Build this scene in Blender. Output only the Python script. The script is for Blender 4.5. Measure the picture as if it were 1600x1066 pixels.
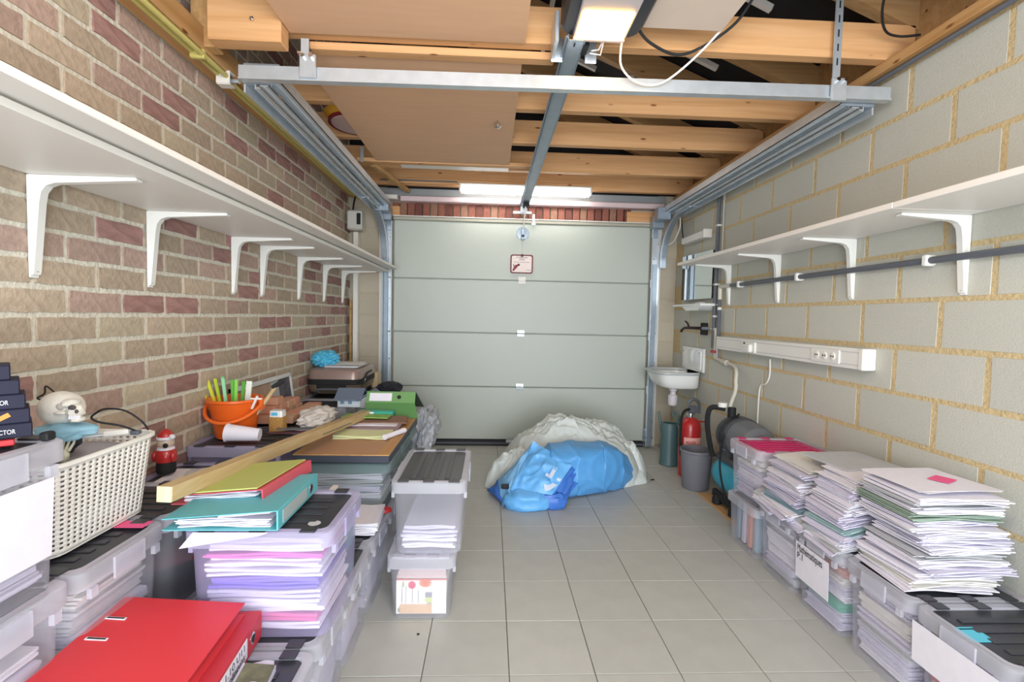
import bpy, bmesh, math, random
from mathutils import Vector, Matrix, noise, Euler

# ---------------------------------------------------------------- scene, camera, world, lights, exposure
for o in list(bpy.data.objects): bpy.data.objects.remove(o, do_unlink=True)
S = bpy.context.scene
COL = S.collection
R = random.Random(7)
PI = math.pi

F_PX, PITCH, YAW, ROLL, CAM_H = 765.4, .0503, .0450, .0216, 1.2357
def _cam():
    def rot(d):
        c, s = math.cos(YAW), math.sin(YAW); x = d[0]*c-d[1]*s; y = d[0]*s+d[1]*c; z = d[2]
        c, s = math.cos(PITCH), math.sin(PITCH); y, z = y*c-z*s, y*s+z*c
        return (x, y, z)
    cols = [rot(e) for e in ((1,0,0),(0,1,0),(0,0,1))]
    r, f, u = [Vector((cols[0][i], cols[1][i], cols[2][i])) for i in range(3)]
    c, s = math.cos(ROLL), math.sin(ROLL)
    X = r*c+u*s; Y = u*c-r*s; Z = -f
    m = Matrix((X, Y, Z)).transposed().to_4x4(); m.translation = (0, 0, CAM_H)
    cd = bpy.data.cameras.new('camera'); cd.sensor_width = 36; cd.lens = F_PX/1600*36; cd.clip_start = .02
    o = bpy.data.objects.new('camera', cd); COL.objects.link(o); o.matrix_world = m; S.camera = o
_cam()

W = bpy.data.worlds.new('world'); S.world = W; W.use_nodes = True
W.node_tree.nodes['Background'].inputs[0].default_value = (.86, .93, 1.0, 1)
W.node_tree.nodes['Background'].inputs[1].default_value = 2.0
def area(name, loc, rot, sx, sy, power, col):
    l = bpy.data.lights.new(name, 'AREA'); l.shape = 'RECTANGLE'; l.size = sx; l.size_y = sy; l.energy = power; l.color = col
    o = bpy.data.objects.new(name, l); COL.objects.link(o); o.location = loc; o.rotation_euler = rot; return o
area('daylight_from_open_rear', (.23, -2.3, 1.0), (PI/2+.30, 0, 0), 3.0, 2.2, 118, (.90, .96, 1.0))
_l = bpy.data.lights.new('rear_fill_light', 'POINT'); _l.energy = 34; _l.shadow_soft_size = .22; _l.color = (1.0, .97, .93)  # added fill light out of view, brightens the upper walls and ceiling
_o = bpy.data.objects.new('rear_fill_light', _l); COL.objects.link(_o); _o.location = (.23, .35, 2.08)
S.view_settings.view_transform = 'Standard'; S.view_settings.look = 'None'
S.view_settings.exposure = .53; S.view_settings.gamma = 1; S.view_settings.use_curve_mapping = False
S.cycles.transparent_max_bounces = 24
S.cycles.max_bounces = 10

# ---------------------------------------------------------------- materials
def lin(h):
    h = h.lstrip('#'); o = []
    for i in (0, 2, 4):
        c = int(h[i:i+2], 16)/255; o.append(c/12.92 if c <= .04045 else ((c+.055)/1.055)**2.4)
    return (*o, 1)
_M = {}
def mat(name, color, rough=.5, metal=0, bump=0, scale=40, var=0, emit=0, spec=.5, rnd=0, stretch=None, detail=4, coat=0):
    if name in _M: return _M[name]
    m = bpy.data.materials.new(name); m.use_nodes = True; nt = m.node_tree; N = nt.nodes; L = nt.links
    b = N['Principled BSDF']; c = lin(color) if isinstance(color, str) else color
    b.inputs['Base Color'].default_value = c; b.inputs['Roughness'].default_value = rough; b.inputs['Metallic'].default_value = metal
    b.inputs['Specular IOR Level'].default_value = spec
    if coat: b.inputs['Coat Weight'].default_value = coat
    if emit:
        b.inputs['Emission Color'].default_value = c; b.inputs['Emission Strength'].default_value = emit
    if var or bump:
        tc = N.new('ShaderNodeTexCoord'); mp = N.new('ShaderNodeMapping'); nz = N.new('ShaderNodeTexNoise')
        if stretch: mp.inputs['Scale'].default_value = stretch
        nz.inputs['Scale'].default_value = scale; nz.inputs['Detail'].default_value = detail
        L.new(tc.outputs['Object'], mp.inputs[0]); L.new(mp.outputs[0], nz.inputs['Vector'])
        if var:
            mx = N.new('ShaderNodeMixRGB'); mx.blend_type = 'MULTIPLY'; mx.inputs[0].default_value = 1
            rp = N.new('ShaderNodeMapRange'); rp.inputs[1].default_value = .25; rp.inputs[2].default_value = .75
            rp.inputs[3].default_value = 1-var; rp.inputs[4].default_value = 1+var*.6
            L.new(nz.outputs[0], rp.inputs[0]); L.new(rp.outputs[0], mx.inputs[2]); mx.inputs[1].default_value = c
            last = mx.outputs[0]
            if rnd:
                oi = N.new('ShaderNodeObjectInfo'); r2 = N.new('ShaderNodeMapRange'); r2.inputs[3].default_value = 1-rnd; r2.inputs[4].default_value = 1+rnd
                m2 = N.new('ShaderNodeMixRGB'); m2.blend_type = 'MULTIPLY'; m2.inputs[0].default_value = 1
                L.new(oi.outputs['Random'], r2.inputs[0]); L.new(last, m2.inputs[1]); L.new(r2.outputs[0], m2.inputs[2]); last = m2.outputs[0]
            L.new(last, b.inputs['Base Color'])
        if bump:
            bp = N.new('ShaderNodeBump'); bp.inputs['Strength'].default_value = bump; bp.inputs['Distance'].default_value = .01
            L.new(nz.outputs[0], bp.inputs['Height']); L.new(bp.outputs[0], b.inputs['Normal'])
    _M[name] = m; return m
def wood(name, color, dark, axis, rough=.6, scale=1.0, knots=True):
    if name in _M: return _M[name]
    m = bpy.data.materials.new(name); m.use_nodes = True; nt = m.node_tree; N = nt.nodes; L = nt.links; b = N['Principled BSDF']
    b.inputs['Roughness'].default_value = rough; b.inputs['Specular IOR Level'].default_value = .25
    tc = N.new('ShaderNodeTexCoord'); oi = N.new('ShaderNodeObjectInfo'); ad = N.new('ShaderNodeVectorMath'); ad.operation = 'ADD'
    sc = N.new('ShaderNodeVectorMath'); sc.operation = 'SCALE'; sc.inputs['Scale'].default_value = 9
    cb = N.new('ShaderNodeCombineXYZ')
    for i in range(3): L.new(oi.outputs['Random'], cb.inputs[i])
    L.new(cb.outputs[0], sc.inputs[0]); L.new(tc.outputs['Object'], ad.inputs[0]); L.new(sc.outputs[0], ad.inputs[1])
    mp = N.new('ShaderNodeMapping'); s = [34*scale]*3; s[axis] = 1.6*scale; mp.inputs['Scale'].default_value = s
    nz = N.new('ShaderNodeTexNoise'); nz.inputs['Scale'].default_value = 1; nz.inputs['Detail'].default_value = 5; nz.inputs['Distortion'].default_value = .6
    L.new(ad.outputs[0], mp.inputs[0]); L.new(mp.outputs[0], nz.inputs['Vector'])
    cr = N.new('ShaderNodeValToRGB'); cr.color_ramp.elements[0].position = .3; cr.color_ramp.elements[1].position = .68
    cr.color_ramp.elements[0].color = lin(dark); cr.color_ramp.elements[1].color = lin(color); L.new(nz.outputs[0], cr.inputs[0])
    last = cr.outputs[0]
    if knots:
        mk = N.new('ShaderNodeMapping'); s2 = [13.0]*3; s2[axis] = 4.5; mk.inputs['Scale'].default_value = s2; L.new(ad.outputs[0], mk.inputs[0])
        vo = N.new('ShaderNodeTexVoronoi'); vo.inputs['Scale'].default_value = 1; L.new(mk.outputs[0], vo.inputs['Vector'])
        k = N.new('ShaderNodeValToRGB'); k.color_ramp.elements[0].position = .05; k.color_ramp.elements[1].position = .12
        k.color_ramp.elements[0].color = (.30, .15, .07, 1); k.color_ramp.elements[1].color = (1, 1, 1, 1); L.new(vo.outputs['Distance'], k.inputs[0])
        mx = N.new('ShaderNodeMixRGB'); mx.blend_type = 'MULTIPLY'; mx.inputs[0].default_value = 1; L.new(last, mx.inputs[1]); L.new(k.outputs[0], mx.inputs[2]); last = mx.outputs[0]
    L.new(last, b.inputs['Base Color'])
    bp = N.new('ShaderNodeBump'); bp.inputs['Strength'].default_value = .15; bp.inputs['Distance'].default_value = .004
    L.new(nz.outputs[0], bp.inputs['Height']); L.new(bp.outputs[0], b.inputs['Normal'])
    _M[name] = m; return m
def milky(name, color, fac=.45, rough=.3):
    if name in _M: return _M[name]
    m = bpy.data.materials.new(name); m.use_nodes = True; nt = m.node_tree; N = nt.nodes; L = nt.links; b = N['Principled BSDF']
    b.inputs['Base Color'].default_value = lin(color); b.inputs['Roughness'].default_value = rough
    tr = N.new('ShaderNodeBsdfTransparent'); tr.inputs[0].default_value = (.96, .96, .97, 1); mx = N.new('ShaderNodeMixShader')
    tl = N.new('ShaderNodeBsdfTranslucent'); tl.inputs[0].default_value = lin(color); m1 = N.new('ShaderNodeMixShader'); m1.inputs[0].default_value = .45
    L.new(b.outputs[0], m1.inputs[1]); L.new(tl.outputs[0], m1.inputs[2])
    mx.inputs[0].default_value = fac; L.new(tr.outputs[0], mx.inputs[1]); L.new(m1.outputs[0], mx.inputs[2])
    L.new(mx.outputs[0], N['Material Output'].inputs[0]); _M[name] = m; return m

M_brickA = mat('brick_tan', '#b5a38f', .92, 0, .55, 45, .16, rnd=.12, detail=8)
M_brickB = mat('brick_pinkish', '#b3998c', .92, 0, .55, 45, .18, rnd=.12, detail=8)
M_brickC = mat('brick_red', '#a27c75', .92, 0, .9, 30, .26, rnd=.14, detail=8, stretch=(1, .5, 1.4))
M_brickD = mat('brick_beige', '#bcae98', .92, 0, .5, 45, .14, rnd=.1, detail=8)
M_mortar = mat('mortar_grey', '#d9d4c5', .95, 0, .6, 60, .12)
M_block = mat('concrete_block', '#c2c2b8', .95, 0, .16, 150, .09, rnd=.05, detail=9)
M_blockshade = mat('concrete_block_brown', '#bfb5a2', .95, 0, .3, 110, .12, rnd=.08, detail=8)
M_sand = mat('sandy_mortar', '#cbb68c', .95, 0, .6, 70, .16)
M_tile = mat('floor_tile', '#bbbbb5', .38, 0, .05, 9, .07, rnd=.03, spec=.4)
M_grout = mat('grout', '#77726a', .9)
M_door = mat('door_panel_paint', '#bac1b8', .42, 0, .06, 120, .015)
M_seal = mat('black_rubber', '#23242c', .6)
M_galv = mat('galvanised_steel', '#cdd5dc', .36, .6, .05, 18, .10)
M_galvd = mat('galvanised_dark', '#9aa7b4', .38, .6, .05, 18, .10)
M_chrome = mat('chrome', '#dddddd', .15, 1)
M_white = mat('white_paint', '#ece9e2', .4)
M_whiteb = mat('white_board', '#e6e2dc', .45)
M_plast = mat('white_plastic', '#e9e8e3', .35)
M_cer = mat('white_ceramic', '#eeefee', .12, coat=.4)
M_black = mat('black_plastic', '#24262c', .45)
M_blackm = mat('black_matt', '#17181b', .7)
M_under = mat('black_underlay', '#16161a', .8, 0, .3, 12, .2)
M_joist = wood('pine_joist', '#d9a97a', '#c99664', 0)
M_rafter = wood('pine_rafter', '#b89468', '#a47d52', 0)
M_plate = wood('pine_plate', '#c69d6c', '#b0824f', 1)
M_lath = wood('pine_lath', '#c6a06c', '#a98152', 1)
M_beam = wood('planed_timber', '#cdb58a', '#b79c70', 1, knots=False)
M_end = wood('timber_end_grain', '#eadfb9', '#d9c999', 2, knots=False)
M_ply = mat('ceiling_hardboard', '#d5aa87', .75, 0, .08, 4, .05, stretch=(1, 8, 1))
M_yellow = mat('yellow_conduit', '#c3b86c', .5)
M_gpipe = mat('grey_pvc', '#5d6169', .4)
M_paper = mat('paper_white', '#e9e6f0', .8, 0, .1, 30, .03)
M_paperL = mat('paper_lilac', '#d3cfe2', .8, 0, .1, 30, .04)
M_paperC = mat('paper_cream', '#e5e2dd', .8, 0, .1, 30, .04)
M_paperG = mat('paper_grey', '#bfc0c4', .8, 0, .1, 30, .05)
M_pink = mat('pink_card', '#e0689c', .6); M_hot = mat('hot_pink_plastic', '#cf1f6d', .4)
M_viol = mat('violet_card', '#7d6fd8', .6); M_teal = mat('teal_card', '#2f8d86', .5); M_greenc = mat('green_card', '#93a597', .6)
M_salm = mat('salmon_card', '#e3a08f', .6); M_bluec = mat('blue_grey_card', '#8fa9b8', .6)
M_red = mat('red_binder', '#dd3a41', .42); M_redd = mat('red_binder_dark', '#c4323d', .45); M_rose = mat('rose_binder', '#cf5562', .42)
M_aqua = mat('aqua_binder', '#5fb4bd', .42); M_lime = mat('lime_sheet', '#b7bd6b', .7)
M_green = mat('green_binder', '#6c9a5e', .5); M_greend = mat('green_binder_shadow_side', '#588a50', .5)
M_lidk = mat('black_lid_plastic', '#34363d', .38, 0, .05, 30, .05); M_lidg = mat('grey_lid_plastic', '#4d4f55', .4, 0, .05, 30, .05)
M_bin = milky('milky_plastic', '#f2f2fb', .27); M_rim = milky('milky_rim', '#efeff8', .60)
M_binv = milky('violet_tinted_plastic', '#ddd6fa', .30); M_rimv = milky('violet_tinted_rim', '#dfdaf7', .64)
M_bing = milky('green_tinted_plastic', '#b4c8c8', .26); M_rimg = milky('green_tinted_rim', '#a3bcbc', .7)
M_clear = milky('clear_film', '#d6dde2', .5, .25)
M_orange = mat('orange_plastic', '#ee6a23', .35); M_orange2 = mat('orange_plastic_band', '#f0702c', .3)
M_card = mat('cardboard', '#c49a6c', .8, 0, .1, 30, .06)
M_tableT = mat('brown_hardboard', '#b98f6c', .55, 0, .05, 8, .05); M_tableE = wood('table_edge_strip', '#c79d6c', '#b68a59', 1, knots=False)
M_slate = mat('dark_slate_edge', '#3f4350', .5)
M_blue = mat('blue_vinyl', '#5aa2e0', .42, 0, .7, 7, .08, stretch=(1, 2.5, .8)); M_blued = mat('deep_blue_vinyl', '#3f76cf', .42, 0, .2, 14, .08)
M_sheet = mat('grey_white_sheeting', '#cfd6d3', .5, 0, .9, 9, .05, stretch=(1, 2, .7))
M_turq = mat('turquoise_enamel', '#35a9c4', .35); M_motor = mat('grey_motor', '#6e7177', .45); M_motord = mat('dark_motor', '#4a4d53', .5)
M_fire = mat('extinguisher_red', '#b8282b', .3, coat=.3); M_can = mat('watering_can_teal', '#4d6a6e', .45)
M_bingrey = mat('grey_bin', '#77777f', .5); M_rope = mat('braided_steel', '#e2dfd3', .45, .1, .6, 260)
M_bone = mat('bone_plastic', '#d9d6cd', .6, 0, .2, 60, .06); M_bonea = mat('aged_bone', '#b7b09a', .7, 0, .3, 60, .1)
M_cloth = mat('grey_cloth', '#a5a3aa', .9, 0, .3, 40, .06); M_basket = mat('ivory_plastic', '#efeee8', .45)
M_dark = mat('dark_fabric', '#2b2c3a', .9, 0, .6, 90, .4); M_maroon = mat('maroon_fabric', '#6a3540', .9, 0, .5, 60, .3)
M_case = mat('champagne_shell', '#98827a', .3, .25); M_case2 = mat('bronze_shell', '#7b6b58', .3, .25)
M_lbag = mat('blue_bag_film', '#5bbfe2', .4, 0, .4, 20, .1); M_fleece = mat('white_fleece', '#e3deda', .95, 0, 1.0, 60, .06)
M_ink = mat('ink', '#2a2730', .7); M_cork = mat('corn_kernels', '#c99a55', .7, 0, .9, 180, .4)
M_mirror = mat('mirror_glass', '#e8eceb', .03, 1)
M_postit = mat('pink_note', '#f25c93', .7); M_cyan = mat('cyan_note', '#5cc6e0', .7)
M_tube = mat('lit_tube_cover', (1, .99, .95, 1), .4, emit=10)
M_lens = mat('lit_lens', (1, .52, .085, 1), .4, emit=18)

def rad(d): return d*PI/180
# ---------------------------------------------------------------- geometry helpers
class B:
    def __init__(s): s.v = []; s.f = []
    def add(s, vs, fs, M=None):
        n = len(s.v); s.v += [tuple(M @ Vector(p)) if M else tuple(p) for p in vs]; s.f += [tuple(i+n for i in f) for f in fs]; return s
    def box(s, x0, x1, y0, y1, z0, z1, c=0, M=None):
        if c <= 0:
            v = [(x, y, z) for z in (z0, z1) for y in (y0, y1) for x in (x0, x1)]
            return s.add(v, [(0,2,3,1),(4,5,7,6),(0,1,5,4),(2,6,7,3),(0,4,6,2),(1,3,7,5)], M)
        c = min(c, (x1-x0)/2.01, (y1-y0)/2.01, (z1-z0)/2.01)
        def ring(i, z): return [(x0+c+i, y0+i, z), (x1-c-i, y0+i, z), (x1-i, y0+c+i, z), (x1-i, y1-c-i, z), (x1-c-i, y1-i, z), (x0+c+i, y1-i, z), (x0+i, y1-c-i, z), (x0+i, y0+c+i, z)]
        rs = [ring(c*.9 if c*2 < min(x1-x0, y1-y0)*.45 else c*.4, z0), ring(0, z0+c), ring(0, z1-c), ring(c*.9 if c*2 < min(x1-x0, y1-y0)*.45 else c*.4, z1)]
        return s.loft(rs, True, True, M)
    def loft(s, rings, cap0=True, cap1=True, M=None, closed=True):
        n = len(rings[0]); v = [p for r in rings for p in r]; f = []
        for k in range(len(rings)-1):
            for i in range(n if closed else n-1):
                j = (i+1) % n; f.append((k*n+i, k*n+j, (k+1)*n+j, (k+1)*n+i))
        if cap0: f.append(tuple(range(n-1, -1, -1)))
        if cap1: f.append(tuple((len(rings)-1)*n+i for i in range(n)))
        return s.add(v, f, M)
    def lathe(s, prof, n=24, c=(0, 0, 0), M=None, cap0=True, cap1=True):
        return s.loft([[(c[0]+r*math.cos(2*PI*i/n), c[1]+r*math.sin(2*PI*i/n), c[2]+z) for i in range(n)] for r, z in prof], cap0, cap1, M)
    def cyl(s, a, b, r, n=12, r2=None, M=None):
        return s.tube([a, b], r, n, r2=r2, M=M)
    def tube(s, pts, r, n=8, r2=None, M=None, closed=False):
        P = [Vector(p) for p in pts]; rings = []; up = None
        if len(P) > 3 and r2 is None:      # round the bends
            Q = []
            for i in range(len(P)-1):
                a, b, c, d = P[max(i-1, 0)], P[i], P[i+1], P[min(i+2, len(P)-1)]
                for k in range(6):
                    t = k/6; Q.append(.5*((2*b)+(c-a)*t+(2*a-5*b+4*c-d)*t*t+(3*b-a-3*c+d)*t**3))
            P = Q+[P[-1]]
        for i, p in enumerate(P):
            t = (P[min(i+1, len(P)-1)]-P[max(i-1, 0)]).normalized()
            if up is None:
                up = Vector((0, 0, 1)) if abs(t.z) < .9 else Vector((1, 0, 0))
            u = (up-t*up.dot(t)).normalized(); w = t.cross(u); up = u
            rr = r if r2 is None else r+(r2-r)*i/(len(P)-1)
            rings.append([tuple(p+u*rr*math.cos(2*PI*k/n)+w*rr*math.sin(2*PI*k/n)) for k in range(n)])
        return s.loft(rings, True, True, M)
    def sweep(s, pts, w, h, side=(1, 0, 0), M=None):
        P = [Vector(p) for p in pts]; sd = Vector(side); rings = []
        for i, p in enumerate(P):
            t = (P[min(i+1, len(P)-1)]-P[max(i-1, 0)]).normalized(); u = t.cross(sd).normalized()
            rings.append([tuple(p+sd*a*w/2+u*b*h/2) for a, b in ((-1,-1),(1,-1),(1,1),(-1,1))])
        return s.loft(rings, True, True, M)
    def prism(s, poly, axis, a, b, M=None):
        def pt(p, t): return (t, p[0], p[1]) if axis == 0 else (p[0], t, p[1]) if axis == 1 else (p[0], p[1], t)
        return s.loft([[pt(p, a) for p in poly], [pt(p, b) for p in poly]], True, True, M)
    def grid(s, fn, nu, nv, M=None, closed_u=False):
        v = [fn(i/nu, j/nv) for j in range(nv+1) for i in range(nu+(0 if closed_u else 1))]; w = nu if closed_u else nu+1
        f = [(j*w+i, j*w+(i+1) % w, (j+1)*w+(i+1) % w, (j+1)*w+i) for j in range(nv) for i in range(nu)]
        return s.add(v, f, M)
    def xf(s, M): s.v = [tuple(M @ Vector(p)) for p in s.v]; return s
    def mesh(s, name):
        me = bpy.data.meshes.new(name); me.from_pydata(s.v, [], s.f)
        bm = bmesh.new(); bm.from_mesh(me); bmesh.ops.recalc_face_normals(bm, faces=bm.faces); bm.to_mesh(me); bm.free()
        return me
def rrect(x0, x1, y0, y1, r, z, k=4):
    o = []
    for cx, cy, a in ((x1-r, y0+r, -PI/2), (x1-r, y1-r, 0), (x0+r, y1-r, PI/2), (x0+r, y0+r, PI)):
        for i in range(k+1):
            t = a+PI/2*i/k; o.append((cx+r*math.cos(t), cy+r*math.sin(t), z))
    return o
def shade(me, ang=.6):
    me.polygons.foreach_set('use_smooth', [True]*len(me.polygons)); me.set_sharp_from_angle(angle=ang)
def link(name, data, m=None, parent=None, loc=(0, 0, 0)):
    o = bpy.data.objects.new(name, data); COL.objects.link(o); o.location = loc
    if parent: o.parent = parent
    if m and not data.materials: data.materials.append(m)
    return o
def origin(p):
    v = Vector((0, 0, 0))
    while p: v += Vector(p.location); p = p.parent
    return v
def part(name, b, m, parent, smooth=True, label=None, ang=.6):
    """one mesh, given in world coordinates, as a child of parent (its roots are never rotated)"""
    q = origin(parent); b.v = [(x-q.x, y-q.y, z-q.z) for x, y, z in b.v]
    me = b.mesh(name)
    if smooth: shade(me, ang)
    o = link(name, me, m, parent)
    if label: o['label'] = label
    return o
def tag(o, label, cat, group=None):
    o['label'] = label; o['category'] = cat
    if group: o['group'] = group
    return o
def thing(name, label, cat, loc, group=None):
    o = bpy.data.objects.new(name, None); COL.objects.link(o); o.location = loc; o.empty_display_size = .05
    return tag(o, label, cat, group)
def single(name, b, m, label, cat, group=None, smooth=True, ang=.6, kind=None):
    xs = [p[0] for p in b.v]; ys = [p[1] for p in b.v]; z = min(p[2] for p in b.v)
    c = ((min(xs)+max(xs))/2, (min(ys)+max(ys))/2, z); b.v = [(x-c[0], y-c[1], w-c[2]) for x, y, w in b.v]
    me = b.mesh(name)
    if smooth: shade(me, ang)
    o = link(name, me, m, None, c); tag(o, label, cat, group)
    if kind: o['kind'] = kind
    return o
def struct(name, b, m, smooth=False, parent=None):
    me = b.mesh(name)
    if smooth: shade(me)
    o = link(name, me, m, parent)
    if not parent: o['kind'] = 'structure'
    return o
def text(name, s, size, M, m, parent, width=None):
    cu = bpy.data.curves.new(name, 'FONT'); cu.body = s; cu.size = size; cu.align_x = 'CENTER'; cu.align_y = 'CENTER'; cu.extrude = .0002
    t = bpy.data.objects.new('tmp', cu); COL.objects.link(t); bpy.context.view_layer.update()
    me = bpy.data.meshes.new_from_object(t.evaluated_get(bpy.context.evaluated_depsgraph_get())); bpy.data.objects.remove(t)
    if width:
        xs = [v.co.x for v in me.vertices]; k = width/(max(xs)-min(xs))
        for v in me.vertices: v.co.x *= k
    me.transform(M); q = origin(parent); me.transform(Matrix.Translation(-q)); me.materials.clear(); me.materials.append(m)
    return link(name, me, None, parent)
def frame(loc, xdir, ydir):
    x = Vector(xdir).normalized(); y = Vector(ydir); y = (y-x*y.dot(x)).normalized(); z = x.cross(y)
    m = Matrix((x, y, z)).transposed().to_4x4(); m.translation = loc; return m
def T(x, y, z, rz=0, rx=0, ry=0): return Matrix.Translation((x, y, z)) @ Euler((rx, ry, rz)).to_matrix().to_4x4()
def blob(c, rad, seed, amp=.2, freq=2.5, sub=4, ridge=False, flat=None, sq=1.0):
    bm = bmesh.new(); bmesh.ops.create_icosphere(bm, subdivisions=sub, radius=1); b = B()
    for v in bm.verts:
        p = v.co.copy(); q = p*freq+Vector((seed*3.1, seed*1.7, seed*.9))
        n = noise.noise(q)
        if ridge: n = 1-2*abs(n)-.5+.45*(1-2*abs(noise.noise(q*2.3)))
        k = 1+amp*n
        p = Vector([math.copysign(abs(t)**sq, t) for t in p])
        w = Vector((c[0]+p.x*rad[0]*k, c[1]+p.y*rad[1]*k, c[2]+p.z*rad[2]*k))
        if flat is not None and w.z < flat: w.z = flat
        b.v.append(tuple(w))
    b.f = [tuple(v.index for v in f.verts) for f in bm.faces]; bm.free(); return b

# ---------------------------------------------------------------- the room
XL, XR, YF, YB = -1.33, 1.79, 4.70, -1.2
def slope(x): return 2.556+.40*(1.832-x)
fl = struct('floor', B().box(XL-.1, XR+.1, YB, YF+.3, -.08, -.006), M_grout)
tile_mesh = {}
for i in range(-5, 8):
    for j in range(-10, 11):
        x0, x1 = (i-.705)*.3+.0015, (i+1-.705)*.3-.0015; y0, y1 = 1.6256+.3*j+.0015, 1.6256+.3*(j+1)-.0015
        x0, x1, y0, y1 = max(x0, XL), min(x1, XR), max(y0, YB), min(y1, YF)
        if x1-x0 < .02 or y1-y0 < .02: continue
        key = (round(x1-x0, 3), round(y1-y0, 3))
        if key not in tile_mesh:
            a, c = key; tile_mesh[key] = B().box(-a/2, a/2, -c/2, c/2, -.012, 0, .0012).mesh('tile'); tile_mesh[key].materials.append(M_tile)
        o = link('tile', tile_mesh[key], None, fl, ((x0+x1)/2, (y0+y1)/2, R.uniform(-.0004, .0002)))

def rough_brick(l, h, d, seed, amp):
    rr = random.Random(seed); b = B(); nu, nv = 5, 3
    def fn(u, v):
        e = min(u, 1-u)*l; g = min(v, 1-v)*h
        y = -l/2+u*l+(rr.uniform(-.002, .002)); z = -h/2+v*h+rr.uniform(-.0025, .0025)
        x = d*(.55 if (u in (0, 1) or v in (0, 1)) else 1)+amp*noise.noise(Vector((u*3+seed, v*3, seed*1.3)))
        return (x, y, z)
    b.grid(fn, nu, nv); w = nu+1
    ring = [j for j in range(w)]+[w*(k+1)+nu for k in range(nv)]+[w*nv+nu-1-j for j in range(nu)]+[w*(nv-1-k) for k in range(nv-1)]
    n = len(b.v)
    for k in ring: p = b.v[k]; b.v.append((-.012, p[1], p[2]))
    for k in range(len(ring)): b.f.append((ring[k], ring[(k+1) % len(ring)], n+(k+1) % len(ring), n+k))
    return b
wl = struct('wall_left', B().box(XL-.12, XL-.007, YB, YF, 0, 3.9), M_mortar)
BP, BC = .2325, .085
brick_meshes = []
for mi, mm in enumerate((M_brickA, M_brickB, M_brickC, M_brickD)):
    for k in range(4):
        me = rough_brick(.2135, .0665, .0045, mi*10+k, .005 if mm is M_brickC else .003).mesh('brick'); shade(me, .7); me.materials.append(mm); brick_meshes.append(me)
extra = [B(), B(), B(), B()]
for r in range(-14, 31):
    z = 1.2095+BC*(r+.5); off = 1.607 if r % 2 == 0 else 1.4908
    for k in range(-12, 16):
        y0 = off+BP*k; yc = y0+BP/2
        if yc-.11 < YB or yc > YF-.02: continue
        l = min(.2135, (YF-(yc-.11)))
        mi = R.choices((0, 1, 2, 3), (.36, .25, .24, .15))[0]
        if yc > 1.33 and .66 < z < 2.33 and l > .2:
            link('brick', brick_meshes[mi*4+R.randrange(4)], None, wl, (XL-.004, yc, z))
        else: extra[mi].add(rough_brick(l, .0665, .0045, R.randrange(60), .003).v, rough_brick(l, .0665, .0045, 0, 0).f, Matrix.Translation((XL-.004, yc, z)))
for b, mm in zip(extra, (M_brickA, M_brickB, M_brickC, M_brickD)):
    o = struct('brickwork', b, mm, parent=wl); o['kind'] = 'stuff'; o.name = 'brickwork'

wr = struct('wall_right', B().box(XR+.0018, XR+.14, YB, YF+.14, 0, 2.36), M_sand)
def block_mesh(l, h, seed, m):
    b = B(); b.box(-.02, .0, -l/2, l/2, -h/2, h/2, .0015); rr = random.Random(seed)
    b.v = [(x+rr.uniform(-.001, .001), y+rr.uniform(-.002, .002), z+rr.uniform(-.002, .002)) for x, y, z in b.v]
    me = b.mesh('block'); me.materials.append(m); return me
bms = [block_mesh(.386, .181, k, M_block) for k in range(5)]
for r in range(-6, 6):
    zc = 1.137+.203*(r+.5); off = 1.876 if r % 2 == 0 else 1.676
    for k in range(-8, 8):
        yc = off+.41*(k+.5)
        if yc-.2 < YB or yc+.2 > YF+.12: continue
        o = link('block', R.choice(bms), None, wr, (XR+.018, yc, zc)); o.rotation_euler = (0, 0, PI)
        o.location.x = XR+R.uniform(.0, .0012)
for r in range(-6, 6):      # the cut blocks at the front corner
    zc = 1.137+.203*(r+.5); y1 = (1.876 if r % 2 == 0 else 1.676)+.41*7
    y0 = (1.876 if r % 2 == 0 else 1.676)+.41*7
    if y0 < YF-.03: 
        me = block_mesh(YF-y0, .189, r, M_block); link('block', me, None, wr, (XR+.023, (y0+YF)/2, zc))

wf = struct('wall_front', B().box(XL-.1, -.99, YF+.006, YF+.1, 0, 2.42).box(-1.0, -.89, YF-.015, YF+.1, 0, 2.15).box(1.482, 1.60, YF-.015, YF+.1, 0, 2.15).box(1.59, XR+.1, YF+.006, YF+.1, 0, 2.42).box(-.99, 1.59, YF+.01, YF+.1, 2.1, 2.42), M_blockshade)
struct('gable_front', B().prism([(XL-.1, 2.40), (XR+.25, 2.40), (XR+.25, slope(XR+.25)+.2), (XL-.1, slope(XL-.1)+.2)], 1, YF+.01, YF+.1), M_under, parent=wf)
struct('eaves_board', B().box(1.86, 1.90, YB, YF+.1, 2.36, 2.80), M_rafter, parent=wr)
fb = []
def fblock(x0, x1, z0, z1):
    b = B().box(x0, x1, YF-.0, YF+.02, z0, z1, .004); part('block', b, M_blockshade, wf, False)
for k in range(12):
    z0 = .01+k*.203
    for x0, x1 in ((XL, -1.055), (1.605, XR)):
        fblock(x0+.004, x1, z0, min(z0+.19, 2.4))
for k in range(32):          # soldier course over the door
    x0 = -.93+k*.0705
    if x0 > 1.27: break
    b = B().box(x0, x0+.062, YF-.035, YF+.02, 2.115, 2.275, .004)
    part('brick', b, (mat('brick_rust', '#8a5648', .9, 0, .6, 30, .22), mat('brick_brown', '#8f6a58', .9, 0, .6, 30, .22), mat('brick_rust', '#8a5648'), mat('brick_dark', '#6f433a', .9, 0, .6, 30, .25))[k % 4], wf, False)
part('lintel_block', B().box(1.275, 1.575, YF-.06, YF+.02, 2.13, 2.25, .003), M_joist, wf, False)
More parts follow.
